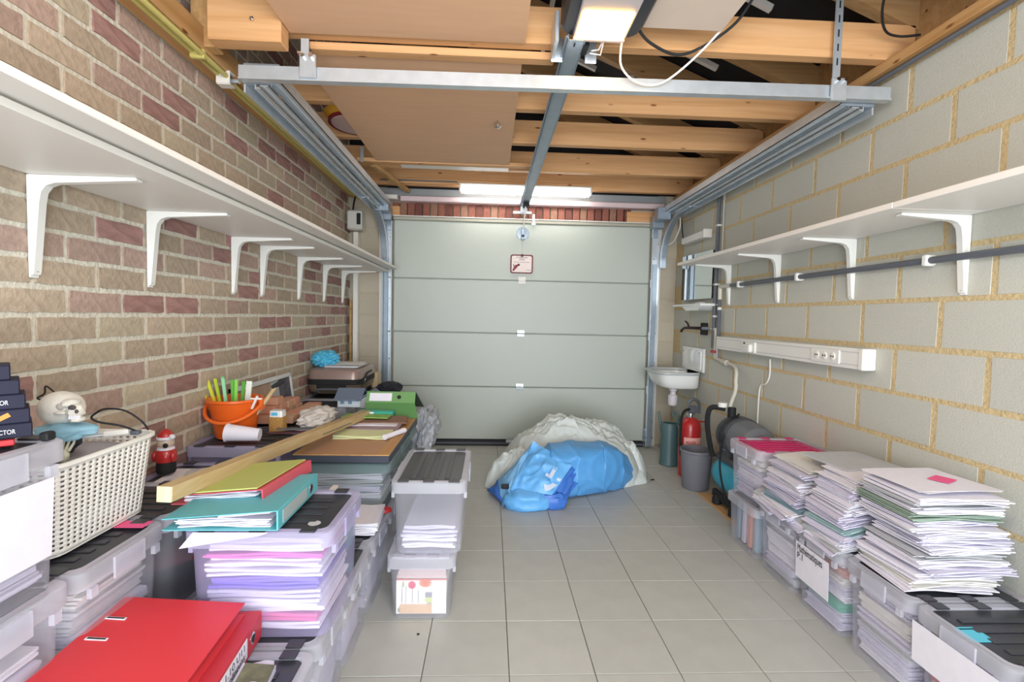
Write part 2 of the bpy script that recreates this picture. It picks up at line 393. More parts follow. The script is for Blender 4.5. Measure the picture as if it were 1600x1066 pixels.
part('lintel_block', B().box(-.99, -.86, YF-.06, YF+.02, 2.15, 2.235, .003), M_joist, wf, False)
part('insulation_strip', B().box(-.85, 1.62, YF-.10, YF+.0, 2.275, 2.325, .006), mat('pale_pink_strip', '#d3bfc2', .6), wf)
part('steel_lintel', B().box(-1.05, 1.66, YF-.02, YF+.03, 2.33, 2.41, .003), mat('grey_lintel', '#8d9092', .5), wf)
part('packing_piece', B().box(-1.0, -.87, YF-.13, YF-.02, 2.285, 2.325, .004), M_whiteb, wf)
struct('trim_1', B().box(-1.052, -1.008, YF-.03, YF, 0, 2.2, .003), M_white)
struct('trim_2', B().box(1.585, 1.625, YF-.03, YF, 0, 2.2, .003), M_white)

# ceiling: low roof leaning on the house wall, joists, rafters, boards
ce = struct('ceiling', B().prism([(2.0, slope(2.0)+.17), (XL-.1, slope(XL-.1)+.17), (XL-.1, slope(XL-.1)+.2), (2.0, slope(2.0)+.2)], 1, YB, YF+.3), M_under)
for y in (1.48, 2.145, 2.81, 3.355, 3.98, 4.52):
    part('joist', B().box(-1.19, XR+.06, y, y+.058, 2.402, 2.556, .004), M_joist, ce, False)
    part('rafter', B().prism([(1.95, slope(1.95)-.01), (XL, slope(XL)), (XL, slope(XL)+.165), (1.95, slope(1.95)+.16)], 1, y, y+.058), M_rafter, ce, False)
for y in (.8, .1, -.6):
    part('joist', B().box(-1.19, XR+.06, y, y+.058, 2.402, 2.556, .004), M_joist, ce, False)
for y in (2.5, 3.1, 3.7):
    for xa in (.35, 1.0):
        part('roof_lath', B().box(xa, xa+.03, y-.28, y+.28, slope(xa)+.13, slope(xa)+.16), M_white, ce, False)
        part('brace', B().sweep([(xa, y, slope(xa)+.1), (xa+.4, y+.02, slope(xa+.4)+.1)], .03, .03, (0, 1, 0)), M_paperC, ce, False)
part('blocking', B().box(-1.15, -.86, 2.06, 2.14, 2.315, 2.53, .004), M_joist, ce, False)
part('blocking', B().box(-1.255, -1.155, 2.13, 2.2, 2.32, 2.55, .004), M_plate, ce, False)
for x, z in ((-1.07, 2.475), (-.97, 2.395)):
    part('bolt', B().lathe([(.008, 0), (.008, .01), (.004, .014)], 10, (0, 0, 0), T(x, 2.058, z, 0, PI/2)), M_chrome, ce)
part('board', B().box(-.855, .125, 1.0, 2.135, 2.392, 2.400), M_ply, ce, False)
part('board', B().box(-.875, .12, 2.262, 3.76, 2.376, 2.384), M_ply, ce, False)
part('board', B().box(-.72, .12, 3.83, 3.98, 2.392, 2.400), M_whiteb, ce, False)
part('board', B().box(.43, .9, 1.0, 1.98, 2.392, 2.400), mat('pale_board', '#d3c1b2', .7, 0, 0, 10, .03), ce, False, label='pale board under the near joists')
part('batten', B().box(-.8, .26, 2.205, 2.26, 2.368, 2.4, .003), M_joist, ce, False)
part('batten', B().box(-1.02, .3, 3.765, 3.825, 2.37, 2.4, .003), M_joist, ce, False)
part('strap', B().box(-.99, -.965, 3.755, 3.762, 2.36, 2.47), M_galv, ce)
part('batten', B().sweep([(-.93, 3.9, 2.385), (-.78, 4.62, 2.37)], .035, .03), M_lath, ce, False)
part('light_batten', B().box(-.95, .9, 4.48, 4.518, 2.405, 2.45, .003), M_joist, ce, False)
part('cable_run', B().tube([(-1.0, 4.46, 2.425), (-.32, 4.46, 2.425)], .006), M_gpipe, ce)
# wall plates
pl = struct('trim_3', B().box(-1.325, -1.2, YB, 4.65, 2.305, 2.40, .004), M_plate)
struct('trim_4', B().box(1.72, XR+.06, YB, 4.66, 2.358, 2.402, .003), M_plate)

# garage door
dr = struct('door_1', B().box(-.89, 1.48, 4.66, 4.675, .03, 2.10), M_door)
zz = (.055, .563, 1.074, 1.572, 2.108)
for k in range(4):
    part('panel', B().box(-.907, 1.5, 4.627, 4.668, zz[k]+.0035, zz[k+1]-.0035, .006), M_door, dr, False)
part('bottom_seal', B().box(-.91, 1.5, 4.612, 4.668, .0, .052, .006), M_seal, dr)
part('bottom_profile', B().box(-.91, 1.5, 4.608, 4.614, .02, .032), M_gpipe, dr)
part('top_rail', B().box(-.915, 1.51, 4.615, 4.668, 2.105, 2.135, .004), mat('rail_beige', '#a9a799', .5, .2), dr)
part('top_seal', B().box(-.915, 1.51, 4.61, 4.668, 2.137, 2.147, .002), M_white, dr)
for k, z in enumerate((.563, 1.074, 1.572)):
    h = part('hinge', B().box(.255, .325, 4.62, 4.627, z-.03, z+.035, .002).box(.27, .31, 4.612, 4.62, z+.002, z+.03, .003).cyl((.255, 4.616, z), (.325, 4.616, z), .006, 8), M_white if z > 1.5 else M_galv, dr)
    for x in (-.95, 1.53):
        part('hinge', B().box(x-.03, x+.03, 4.588, 4.597, z-.04, z+.04, .002).cyl((x-.025, 4.584, z), (x+.025, 4.584, z), .007, 8), M_galv, dr)
for x in (-.945, 1.53):
    part('corner_bracket', B().box(x-.04, x+.035, 4.589, 4.597, .06, .19, .003).box(x-.035, x-.02, 4.572, 4.588, .07, .17).box(x+.005, x+.02, 4.572, 4.588, .07, .17).cyl((x-.05, 4.575, .1), (x+.04, 4.575, .1), .012, 10), M_galvd, dr)
    part('roller_bracket', B().box(x-.03, x+.03, 4.588, 4.597, 2.0, 2.09, .003), M_galvd, dr)
part('bottom_lock', B().box(.17, .27, 4.6, 4.627, .035, .06, .003).cyl((.19, 4.6, .06), (.19, 4.6, .085), .008).cyl((.22, 4.6, .06), (.22, 4.6, .09), .008).cyl((.25, 4.6, .06), (.25, 4.6, .085), .008), M_galv, dr)
pb = part('pull_bracket', B().lathe([(.06, 0), (.058, .004), (.03, .006)], 20, (0, 0, 0), T(.287, 4.627, 2.015, 0, PI/2)).box(.27, .305, 4.59, 4.625, 1.95, 2.05, .004), M_galvd, dr)
part('bolt', B().cyl((.287, 4.58, 1.985), (.287, 4.6, 1.985), .012), M_blackm, pb)
for x in (.235, .34): part('bolt', B().cyl((x, 4.612, 1.995), (x, 4.628, 1.995), .008), M_galvd, pb)

# ---------------------------------------------------------------- door tracks and opener
def track(side, label):
    s = side; xo, xi = (1.695, 1.525) if s > 0 else (-1.06, -.925); xv = 1.535 if s > 0 else -.965
    t = thing('door_track', label, 'track', ((xo+xi)/2, 3.3, 2.17), 'horizontal tracks of the garage door')
    z0, z1 = (2.185, 2.172) if s > 0 else (2.172, 2.158)
    def zz(y, d=0): return z0+(z1-z0)*(y-2.15)/2.3+d
    d = -1 if s > 0 else 1    # towards the room
    def strip(name, a, b, dz0, dz1, m, y0=2.17, y1=4.42):
        xa, xb = sorted((xo+d*a, xo+d*b))
        v = [(x, y, zz(y, dz)) for y in (y0, y1) for x, dz in ((xa, dz0), (xb, dz0), (xb, dz1), (xa, dz1))]
        return v
    def rail(name, specs, m):
        b = B()
        for a, c, e, f in specs:
            v = strip(name, a, c, e, f, m); b.add(v, [(3,2,1,0),(4,5,6,7),(0,1,5,4),(1,2,6,5),(2,3,7,6),(3,0,4,7)])
        return part(name, b, m, t, False)
    rail('outer_lip', [(0, .008, -.014, .02)], M_galv)
    rail('lower_rail', [(.008, .046, .018, .022), (.0, .004, .02, .085)], M_galvd)
    rail('lower_rail_flange', [(.046, .050, .0, .05), (.050, .066, .004, .008)], M_galv)
    rail('upper_rail', [(.066, .100, .014, .018), (.082, .085, .008, .016)], M_galv)
    rail('upper_rail_groove', [(.100, .112, .034, .038), (.112, .116, .012, .07)], M_galvd)
    rail('angle_rail', [(.116, .158, .024, .029), (.154, .158, .024, .075), (.134, .138, .018, .026)], M_galv)
    rr = .36; cy, cz = 4.22, zz(4.22)+.02-rr; ps = [(xo+d*.03, 4.05, zz(4.05)+.01)]
    for k in range(9):
        a = PI/2*(1-k/8); ps.append((xo+d*(.03+.05*k/8), cy+rr*math.cos(a), cz+rr*math.sin(a)))
    ps.append((xo+d*.08, cy+rr, 1.72))
    part('curved_rail', B().sweep(ps, .052, .012), M_galvd, t)
    part('curved_rail', B().sweep([(x+d*.03, y-.014, z) for x, y, z in ps], .006, .03), M_galv, t)
    part('vertical_rail', B().box(xv-.02, xv+.02, 4.56, 4.6, .02, 1.75, .003).box(xv-.026, xv-.02, 4.55, 4.61, .02, 1.75), M_galvd, t)
    xa, xb = (xv-.03, xv+.05) if s > 0 else (xv-.04, xv+.05)
    an = part('vertical_angle', B().box(xa, xb, 4.6, 4.612, .02, 2.12).box(xb-.006 if s < 0 else xa, xb if s < 0 else xa+.006, 4.57, 4.61, .02, 2.12), M_galv, t, False)
    for k in range(14):
        z = .12+k*.14
        part('bolt', B().cyl((xv+.03*(1 if k % 2 else -.2), 4.592, z), (xv+.03*(1 if k % 2 else -.2), 4.602, z), .006, 8), M_chrome, an)
    part('flag_bracket', B().box(min(xv-.05, xv+.05), max(xv-.05, xv+.05), 4.5, 4.6, 2.08, 2.2, .004).box(xv-.06, xv+.06, 4.36, 4.46, 2.13, 2.24, .004), M_galvd, t)
    part('end_plate', B().box(min(xo, xo+d*.15), max(xo, xo+d*.15), 2.165, 2.17, zz(2.16, .02), zz(2.16, .105), .002), M_galvd, t)
    return t
track(1, 'galvanised double door track along the block wall on the right')
track(-1, 'galvanised double door track along the brick wall on the left')
cr_ = thing('cross_rail', 'galvanised cross rail bolted across the near ends of both door tracks', 'rail', (.35, 2.13, 2.24))
def tilt(x, z): return z
Mt_ = Matrix.Translation((.35, 2.13, 2.233)) @ Matrix.Rotation(-.009, 4, 'Y') @ Matrix.Translation((-.35, -2.13, -2.233))
part('channel', B().box(-1.06, 1.735, 2.125, 2.129, 2.210, 2.262, 0, Mt_).box(-1.06, 1.735, 2.129, 2.155, 2.258, 2.262, 0, Mt_), M_galv, cr_, False)
part('flange', B().box(-1.06, 1.735, 2.118, 2.155, 2.204, 2.210, 0, Mt_), M_galv, cr_, False)
for x, zt in ((-.785, 2.36), (1.475, 2.66)):
    st = part('hanger_strap', B().box(x-.016, x+.016, 2.112, 2.118, 2.25, zt), M_galv, cr_)
    part('hanger_clip', B().box(x-.02, x+.045, 2.105, 2.118, 2.20, 2.295, .002), M_galv, cr_)
    for bx in (x-.002, x+.03): part('bolt', B().cyl((bx, 2.09, 2.283), (bx, 2.106, 2.283), .009, 6), M_chrome, cr_)
    n = int((zt-2.34)/.06)
    for k in range(n): part('slot', B().box(x-.003, x+.003, 2.1105, 2.1125, 2.35+k*.06, 2.38+k*.06), M_blackm, st)

op = thing('garage_door_opener', 'grey and black garage door opener with lit orange lens under the joists', 'opener', (.405, 1.75, 2.34))
def body_prof(z): return [(.245, z), (.565, z)]
part('housing', B().loft([rrect(.262, .556, 1.42, 1.985, .05, 2.352), rrect(.248, .570, 1.40, 2.0, .06, 2.37), rrect(.25, .566, 1.40, 2.0, .06, 2.46)], True, True), M_black, op)
part('cover', B().box(.302, .512, 1.40, 1.975, 2.340, 2.36, .004), mat('silver_grey_cover', '#b8b2b6', .4), op)
part('lens', B().box(.312, .502, 1.80, 1.985, 2.333, 2.362, .006), M_lens, op)
part('rim', B().box(.304, .51, 1.975, 1.992, 2.332, 2.40, .003), mat('lens_rim', '#d8b8ae', .4), op)
part('hanger', B().box(.235, .25, 1.99, 2.142, 2.33, 2.45, .002), M_galv, op)
for xa in (.235, .38): part('hanger_foot', B().box(xa, xa+.05, 2.128, 2.134, 2.32, 2.42, .002), M_galv, op)
part('motor_mount', B().box(.285, .38, 2.03, 2.10, 2.335, 2.36, .004), M_blackm, op)
part('cable', B().tube([(.43, 1.985, 2.345), (.42, 2.04, 2.33), (.395, 2.06, 2.335)], .003), M_paperC, op)
part('cable', B().tube([(.43, 1.985, 2.345), (.43, 2.05, 2.315), (.39, 2.07, 2.33)], .003), M_paperC, op)
rl = thing('opener_rail', 'steel drive rail running from the opener to above the garage door', 'rail', (.32, 3.3, 2.25))
def railz(y): return 2.330-.030*(y-2.0)
b = B()
for x0, x1, d0, d1 in ((.284, .352, .0, .003), (.284, .287, 0, .035), (.349, .352, 0, .035), (.276, .284, .012, .016), (.352, .360, .012, .016), (.292, .298, -.0025, .0)):
    v = [(x-(y-2)*.010, y, railz(y)+dz) for y in (1.98, 4.63) for x, dz in ((x0, d0), (x1, d0), (x1, d1), (x0, d1))]
    b.add(v, [(3,2,1,0),(4,5,6,7),(0,1,5,4),(1,2,6,5),(2,3,7,6),(3,0,4,7)])
part('channel', b, M_galvd, rl, False)
part('chain', B().box(.312, .318, 2.0, 2.02, railz(2)-.004, railz(2)), M_blackm, rl)
part('end_bracket', B().box(.19, .365, 4.6, 4.63, 2.19, 2.215, .003).box(.26, .32, 4.58, 4.63, 2.2, 2.27, .003), M_galv, rl)
part('carriage', B().box(.275, .33, 4.42, 4.52, 2.225, 2.25, .004), M_blackm, rl)
part('door_arm', B().sweep([(.297, 4.46, 2.23), (.29, 4.575, 2.05)], .012, .02), M_white, rl)
part('cord', B().tube([(.285, 4.58, 2.0), (.284, 4.605, 1.82)], .0012, 5), M_paperG, rl)
single('latch_bracket', B().box(.372, .396, 4.6, 4.626, 2.09, 2.19, .003).box(.365, .403, 4.595, 4.61, 2.085, 2.11, .003), M_white, 'small white strike bracket at the door top right of the drive rail', 'bracket')
sg = thing('warning_sign', 'red bordered warning sign with a hand hanging on the garage door', 'sign', (.283, 4.61, 1.64))
part('plate', B().loft([rrect(.177, .389, 1.640, 1.815, .02, 0), rrect(.177, .389, 1.640, 1.815, .02, .004)], True, True, Matrix(((1,0,0,0),(0,0,-1,4.62),(0,1,0,0),(0,0,0,1)))), mat('sign_red', '#6d101c', .5), sg)
part('face', B().loft([rrect(.189, .377, 1.651, 1.803, .014, 0), rrect(.189, .377, 1.651, 1.803, .014, .001)], True, True, Matrix(((1,0,0,0),(0,0,-1,4.6158),(0,1,0,0),(0,0,0,1)))), mat('sign_white', '#ecdcd8', .5), sg)
hb = B()
def flatq(b, pts, y, t=.0006): b.prism(pts, 1, y-t, y)
flatq(hb, [(.195, 1.663), (.209, 1.66), (.232, 1.685), (.245, 1.70), (.236, 1.722), (.222, 1.716), (.205, 1.69)], 4.6146)
for a, L in ((.25, .03), (.45, .033), (.65, .033), (.88, .028)):
    hb.sweep([(.236, 4.6142, 1.708), (.236+L*math.cos(a), 4.6142, 1.708+L*math.sin(a))], .0008, .007, (0, 1, 0))
hb.sweep([(.212, 4.6142, 1.70), (.206, 4.6142, 1.725)], .0008, .008, (0, 1, 0))
part('hand_symbol', hb, mat('sign_hand', '#8a2038', .5), sg, False)
fm = lambda x, z: frame((x, 4.6146, z), (1, 0, 0), (0, 0, 1))
text('lettering', 'ATTENTION', .018, fm(.283, 1.786), M_ink, sg, .11); text('lettering', 'DANGER', .017, fm(.283, 1.768), M_ink, sg, .055)
text('lettering', 'SIGNAL DE SECOURS', .012, fm(.283, 1.744), M_ink, sg, .15); text('lettering', '17.54', .014, fm(.345, 1.672), M_ink, sg, .04)
for x in (.207, .36): text('lettering', '!', .022, fm(x, 1.778), M_redd, sg)
part('clip', B().box(.274, .296, 4.606, 4.622, 1.795, 1.818, .003), mat('clip_dark', '#4a0d16', .5), sg)

# tube light, yellow conduits, junction box
tl = thing('tube_light', 'lit white fluorescent tube light on the joists above the garage door', 'lamp', (.29, 4.45, 2.33))
part('body', B().box(-.30, .885, 4.40, 4.475, 2.385, 2.405, .004), M_plast, tl)
part('diffuser', B().box(-.275, .86, 4.395, 4.475, 2.325, 2.386, .012), M_tube, tl)
for x in (-.30, .862): part('end_cap', B().box(x, x+.024, 4.393, 4.477, 2.322, 2.39, .008), M_plast, tl)
for k, (x, z) in enumerate(((-1.245, 2.296), (-1.205, 2.286))):
    tag(single('yellow_conduit', B().tube([(x, .3, z), (x, 2.31, z)], .011, 8), M_yellow, 'yellow conduit pipe under the left wall plate, near pair, %s' % ('wall side', 'room side')[k], 'pipe'), 'yellow conduit pipe under the left wall plate, near pair, %s' % ('wall side', 'room side')[k], 'pipe')
    single('yellow_conduit', B().tube([(x, 2.37, z-.01), (x, 4.55, z-.02)], .010, 8), M_yellow, 'yellow conduit pipe beyond the white end box, far pair, %s' % ('wall side', 'room side')[k], 'pipe')
single('conduit_clip', B().box(-1.255, -1.195, 2.12, 2.14, 2.268, 2.306, .004), M_yellow, 'yellow plastic clip holding the two near conduit pipes', 'clip')
eb = thing('end_box', 'small open white plastic box where the yellow pipes stop', 'box', (-1.2, 2.34, 2.24))
part('body', B().box(-1.25, -1.19, 2.31, 2.315, 2.255, 2.31).box(-1.25, -1.19, 2.315, 2.36, 2.252, 2.257).box(-1.25, -1.19, 2.315, 2.36, 2.305, 2.31).box(-1.25, -1.245, 2.315, 2.36, 2.257, 2.305), M_whiteb, eb)
part('terminals', B().box(-1.235, -1.2, 2.33, 2.35, 2.265, 2.29, .004).box(-1.205, -1.16, 2.335, 2.35, 2.27, 2.285, .004), M_galv, eb)
jb = thing('junction_box', 'grey fuse box with dark window high in the left front corner', 'box', (-1.235, 4.5, 1.98))
part('case', B().box(-1.305, -1.17, 4.50, 4.6, 1.985, 2.16, .012), mat('grey_case', '#cfd0ca', .4), jb)
part('window', B().box(-1.215, -1.18, 4.494, 4.502, 2.03, 2.13, .002), M_blackm, jb)
part('cable', B().tube([(-1.26, 4.54, 2.16), (-1.24, 4.5, 2.22), (-1.2, 4.4, 2.27), (-1.2, 4.3, 2.29)], .008), M_blackm, jb)
single('corner_trunking', B().box(-1.28, -1.235, 4.62, 4.69, .62, 1.985, .004), M_white, 'white cable trunking down the left front corner', 'trunking')
single('yellow_lath', B().box(-1.305, -1.285, 4.6, 4.63, .63, 1.35, .003), M_lath, 'thin wooden lath standing in the left front corner', 'lath')
ty = thing('round_tray', 'yellow round tray with dark red rim stored above the joists', 'tray', (-.93, 3.45, 2.402))
Mt = T(-.835, 3.115, 2.392, 0, .0, .0)
part('dish', B().lathe([(.05, .0), (.16, .01), (.2, .05), (.19, .055), (.15, .02), (.0, .012)], 28, M=Mt), mat('mustard_yellow', '#d9a02e', .5), ty)
part('rim', B().lathe([(.165, -.006), (.175, -.006), (.175, .012), (.165, .012)], 28, M=Mt, cap0=False, cap1=False), mat('dark_red', '#7b1f22', .5), ty)
part('pad', B().lathe([(.155, -.008), (.16, .0)], 28, M=Mt), mat('dusky_pad', '#b99a94', .7), ty)
single('hook_knob', B().lathe([(.006, .0), (.006, -.012), (.017, -.02), (.02, -.035), (.013, -.046), (.004, -.05)], 16, (.02, 2.92, 2.378)), M_chrome, 'round chrome knob fixed under the brown ceiling board', 'knob')
single('dark_cable', B().tube([(.555, 1.98, 2.40), (.62, 2.02, 2.36), (.75, 2.06, 2.335), (.86, 2.05, 2.37), (.96, 1.98, 2.43), (1.01, 1.92, 2.52)], .006), M_blackm, 'black cable looping from the opener up to the right', 'cable')
single('white_cable', B().tube([(.50, 1.98, 2.34), (.52, 2.06, 2.28), (.60, 2.10, 2.235), (.70, 2.10, 2.235), (.80, 2.06, 2.30), (.90, 2.0, 2.40), (.97, 1.95, 2.50)], .0045), M_paperC, 'cream cable hanging in a deep loop right of the opener', 'cable')
single('black_cable', B().tube([(1.50, 1.86, 2.60), (1.56, 1.98, 2.52), (1.64, 2.06, 2.475), (1.72, 2.08, 2.465), (1.76, 2.02, 2.44)], .005), M_blackm, 'thin black cable sagging from the rafter at upper right', 'cable')
single('grey_conduit', B().tube([(1.752, 1.2, 2.345), (1.752, 3.78, 2.345)], .011), M_gpipe, 'grey conduit along the timber plate on the block wall', 'pipe')

# ---------------------------------------------------------------- shelves
ls = thing('wall_shelf', 'long white double board shelf on the brick wall', 'shelf', (-1.1, 2.6, 1.612))
for y0, y1 in ((.35, 3.42), (3.425, 4.5)): part('lower_board', B().box(-1.325, -.925, y0, y1, 1.612, 1.630, .002), M_whiteb, ls, False)
for y0, y1 in ((.35, 3.34), (3.345, 4.5)): part('upper_board', B().box(-1.325, -.845, y0, y1, 1.637, 1.655, .002), M_whiteb, ls, False)
part('filler', B().box(-1.325, -.945, .35, 4.5, 1.629, 1.638), mat('cream_filler', '#cfcabb', .6), ls, False)
rs = thing('wall_shelf', 'long white shelf on the grey block wall above the pipe', 'shelf', (1.62, 2.1, 1.652))
for y0, y1 in ((.35, 1.712), (1.715, 3.74)): part('board', B().box(1.43, XR-.005, y0, y1, 1.652, 1.674, .002), M_whiteb, rs, False)
ordn = ('first', 'second', 'third', 'fourth', 'fifth', 'sixth', 'seventh', 'eighth')
def bracket(side, y, ztop, length, drop, label, group):
    d = 1 if side < 0 else -1; x0 = XL if side < 0 else XR
    prof = [(0, 0), (length, 0), (length+.004, -.004), (length, -.009), (.075, -.022), (.052, -.03), (.038, -.048), (.032, -.08), (.013, -drop+.01), (.01, -drop), (0, -drop)]
    t = thing('shelf_bracket', label, 'bracket', (x0+d*.06, y, ztop-drop), group)
    part('arm', B().prism([(x0+d*(.002+u), ztop+v) for u, v in prof], 1, y-.012, y+.012), M_plast, t, ang=.5)
    part('wall_flange', B().box(min(x0+d*.001, x0+d*.006), max(x0+d*.001, x0+d*.006), y-.015, y+.015, ztop-drop-.008, ztop, .002), M_plast, t)
    for z in (ztop-.05, ztop-drop+.012): part('screw', B().lathe([(.005, 0), (.004, .003)], 8, M=T(x0+d*(.033 if z > ztop-.1 else .012), y-.0, z, 0, 0, d*PI/2)), M_blackm, t)
for k, y in enumerate((1.49, 1.978, 2.595, 2.909, 3.453, 3.965, 4.45)):
    bracket(-1, y, 1.611, .30, .285, 'white steel bracket under the left shelf, %s from the camera' % ordn[k], 'brackets under the left shelf')
for k, y in enumerate((1.20, 1.785, 2.36, 2.985, 3.61)):
    bracket(1, y, 1.651, .27, .29, ('white steel bracket cut by the right picture edge under the right shelf', 'white steel bracket under the right shelf, nearest one seen whole', 'white steel bracket under the right shelf, middle of the five', 'white steel bracket under the right shelf, second from the far end', 'white steel bracket at the far end of the right shelf by the mirror')[k], 'brackets under the right shelf')

# ---------------------------------------------------------------- right wall fittings
gp = thing('water_pipe', 'dark grey horizontal pipe clipped along the block wall below the shelf', 'pipe', (1.76, 2.5, 1.49))
part('pipe', B().tube([(1.765, .9, 1.497), (1.765, 3.55, 1.497)], .014, 10), M_gpipe, gp)
for y in (1.92, 2.755, 3.42): part('clip', B().box(1.745, 1.79, y-.012, y+.012, 1.475, 1.52, .004), M_plast, gp)
part('elbow', B().tube([(1.765, 3.55, 1.497), (1.765, 3.70, 1.497), (1.765, 3.715, 1.48), (1.765, 3.715, 1.40)], .016, 10), mat('pipe_fitting', '#cfcabd', .4), gp)
v1 = thing('drain_pipe', 'grey vertical pipe on the block wall from track to socket strip', 'pipe', (1.765, 3.79, 1.0))
part('pipe', B().tube([(1.765, 3.795, 1.02), (1.765, 3.795, 2.33)], .016, 10), M_gpipe, v1)
for z in (1.27, 1.52, 1.98): part('clip', B().box(1.75, 1.79, 3.775, 3.815, z-.008, z+.008, .003), M_plast, v1)
v2 = thing('supply_pipe', 'thinner dark grey pipe dropping to the red valve', 'pipe', (1.765, 3.715, 1.0))
part('pipe', B().tube([(1.765, 3.715, 1.40), (1.765, 3.715, 1.03)], .013, 10), M_gpipe, v2)
part('collar', B().tube([(1.765, 3.715, 1.32), (1.765, 3.715, 1.34)], .016, 10), M_plast, v2)
part('valve_body', B().tube([(1.762, 3.715, 1.03), (1.762, 3.715, .95)], .014, 10), M_chrome, v2)
part('valve_handle', B().box(1.725, 1.745, 3.70, 3.76, .985, 1.005, .004), mat('valve_red', '#b03a3a', .5), v2)
single('cord', B().tube([(1.775, 3.02, 1.0), (1.778, 3.02, .90), (1.775, 3.05, .84), (1.775, 3.12, .80), (1.775, 3.13, .55), (1.77, 3.12, .40)], .005), M_paperC, 'cream cord hanging on the block wall behind the pump', 'cord')
single('thin_conduit', B().tube([(1.78, 3.745, 1.68), (1.78, 3.745, 2.33)], .007, 8), mat('pale_conduit', '#b5b3aa', .5), 'thin pale conduit beside the grey vertical pipe', 'pipe')
ss = thing('socket_strip', 'white wall trunking with sockets on the block wall', 'trunking', (1.76, 2.93, 1.015))
part('trunking', B().box(1.728, XR, 2.195, 3.67, 1.02, 1.118, .004), M_plast, ss)
part('end_cap', B().box(1.724, XR, 2.185, 2.215, 1.018, 1.12, .004), M_plast, ss)
part('cover_seam', B().box(1.7265, 1.7285, 2.215, 3.67, 1.038, 1.041).box(1.7265, 1.7285, 2.215, 3.67, 1.098, 1.101), M_paperG, ss)
sp = part('socket_plate', B().box(1.721, 1.73, 2.335, 2.55, 1.035, 1.103, .004), M_plast, ss)
for y in (2.38, 2.44, 2.50):
    part('socket', B().lathe([(.02, 0), (.019, .002), (.017, .003)], 16, M=T(1.7205, y, 1.07, 0, 0, -PI/2)), M_white, sp)
    part('socket_hole', B().box(1.7165, 1.7185, y-.011, y-.004, 1.066, 1.074).box(1.7165, 1.7185, y+.004, y+.011, 1.066, 1.074), M_blackm, sp)
pg = part('socket_outlet', B().box(1.715, 1.73, 3.10, 3.28, 1.03, 1.1, .005), M_plast, ss)
part('socket_hole', B().box(1.713, 1.716, 3.22, 3.24, 1.085, 1.095), M_blackm, pg)
part('plug', B().box(1.69, 1.716, 3.12, 3.19, 1.035, 1.085, .008), M_plast, pg)
ml = thing('wall_lamp', 'white bar shaped wall lamp above the mirror', 'lamp', (1.75, 4.2, 1.91))
part('body', B().box(1.72, XR-.002, 3.96, 4.42, 1.915, 1.975, .006), M_plast, ml)
part('end_cap', B().box(1.715, XR-.002, 3.94, 3.965, 1.91, 1.98, .006), M_white, ml)
part('cable', B().tube([(1.77, 4.42, 1.93), (1.77, 4.5, 1.97), (1.76, 4.52, 2.1), (1.74, 4.5, 2.2)], .005), M_blackm, ml)
single('hanging_cable', B().tube([(1.70, 4.42, 2.17), (1.72, 4.47, 2.08), (1.70, 4.56, 1.97), (1.66, 4.62, 1.94)], .006), M_paperC, 'cream cable hanging off the track end in the right front corner', 'cable')
mi_ = thing('wall_mirror', 'frameless mirror on the block wall above the washbasin', 'mirror', (1.78, 4.13, 1.42))
part('backing', B().box(1.772, XR-.001, 3.87, 4.40, 1.42, 1.80), M_blackm, mi_)
part('glass', B().box(-.004, 0, 0, .53, 1.415, 1.805, .001).xf(T(1.771, 3.87, 0, rad(4))), M_mirror, mi_, False)
sh = thing('soap_shelf', 'white ceramic soap shelf below the mirror', 'shelf', (1.7, 4.1, 1.32))
part('ledge', B().box(1.64, XR-.002, 3.78, 4.38, 1.35, 1.372, .006), M_cer, sh)
part('underside', B().loft([[(1.655, 3.86, 1.315), (1.785, 3.86, 1.315), (1.785, 4.1, 1.315), (1.655, 4.1, 1.315)], [(1.645, 3.80, 1.352), (1.785, 3.80, 1.352), (1.785, 4.16, 1.352), (1.645, 4.16, 1.352)]]), M_cer, sh)
part('stub', B().box(1.74, XR-.002, 4.02, 4.12, 1.372, 1.39, .004), M_cer, sh)
bs = thing('washbasin', 'small white wall washbasin with splashback in the right front corner', 'basin', (1.6, 4.18, .64))
yb0, yb1 = 3.96, 4.42
part('splashback', B().box(1.765, XR-.002, yb0, yb1, .80, 1.0, .012).box(1.757, 1.768, yb0+.04, yb1-.04, .82, .975, .004), M_cer, bs)
def bring(i, z): return rrect(1.40+i*1.2, 1.775, yb0+i*.6, yb1-i*.6, .10-i*.2, z, 5)
part('bowl', B().loft([bring(.09, .655), bring(.05, .67), bring(.03, .72), bring(.015, .775), bring(.012, .775), bring(.03, .772), bring(.05, .71), bring(.10, .69)], True, True), M_cer, bs, ang=.9)
part('rim', B().loft([bring(0, .778), bring(-.006, .788), bring(0, .80), bring(.02, .80), bring(.028, .778)], False, False), mat('grey_rim', '#b8bdbd', .3), bs, ang=.9)
part('waste_trap', B().lathe([(.02, .07), (.02, .04), (.034, .04), (.034, .02), (.022, .015), (.026, -.01), (.04, -.02), (.038, -.10), (.03, -.11)], 16, (1.60, 4.17, .60)), mat('trap_white', '#dcd7de', .4), bs)
for y in (4.03, 4.36): part('screw', B().lathe([(.006, 0), (.004, .004)], 8, M=T(1.757, y, .96, 0, 0, -PI/2)), M_gpipe, bs)
tp = thing('water_tap', 'dark water tap on a black plate above the washbasin', 'tap', (1.72, 4.05, 1.13))
part('wall_plate', B().box(1.77, XR-.002, 3.95, 4.06, 1.115, 1.215, .004), M_blackm, tp)
part('spout', B().tube([(1.77, 4.02, 1.17), (1.73, 4.05, 1.17), (1.71, 4.13, 1.17), (1.70, 4.22, 1.168), (1.70, 4.28, 1.15), (1.70, 4.29, 1.13)], .014, 10, r2=.010), mat('tap_dark', '#3a2a2a', .3, .6), tp)
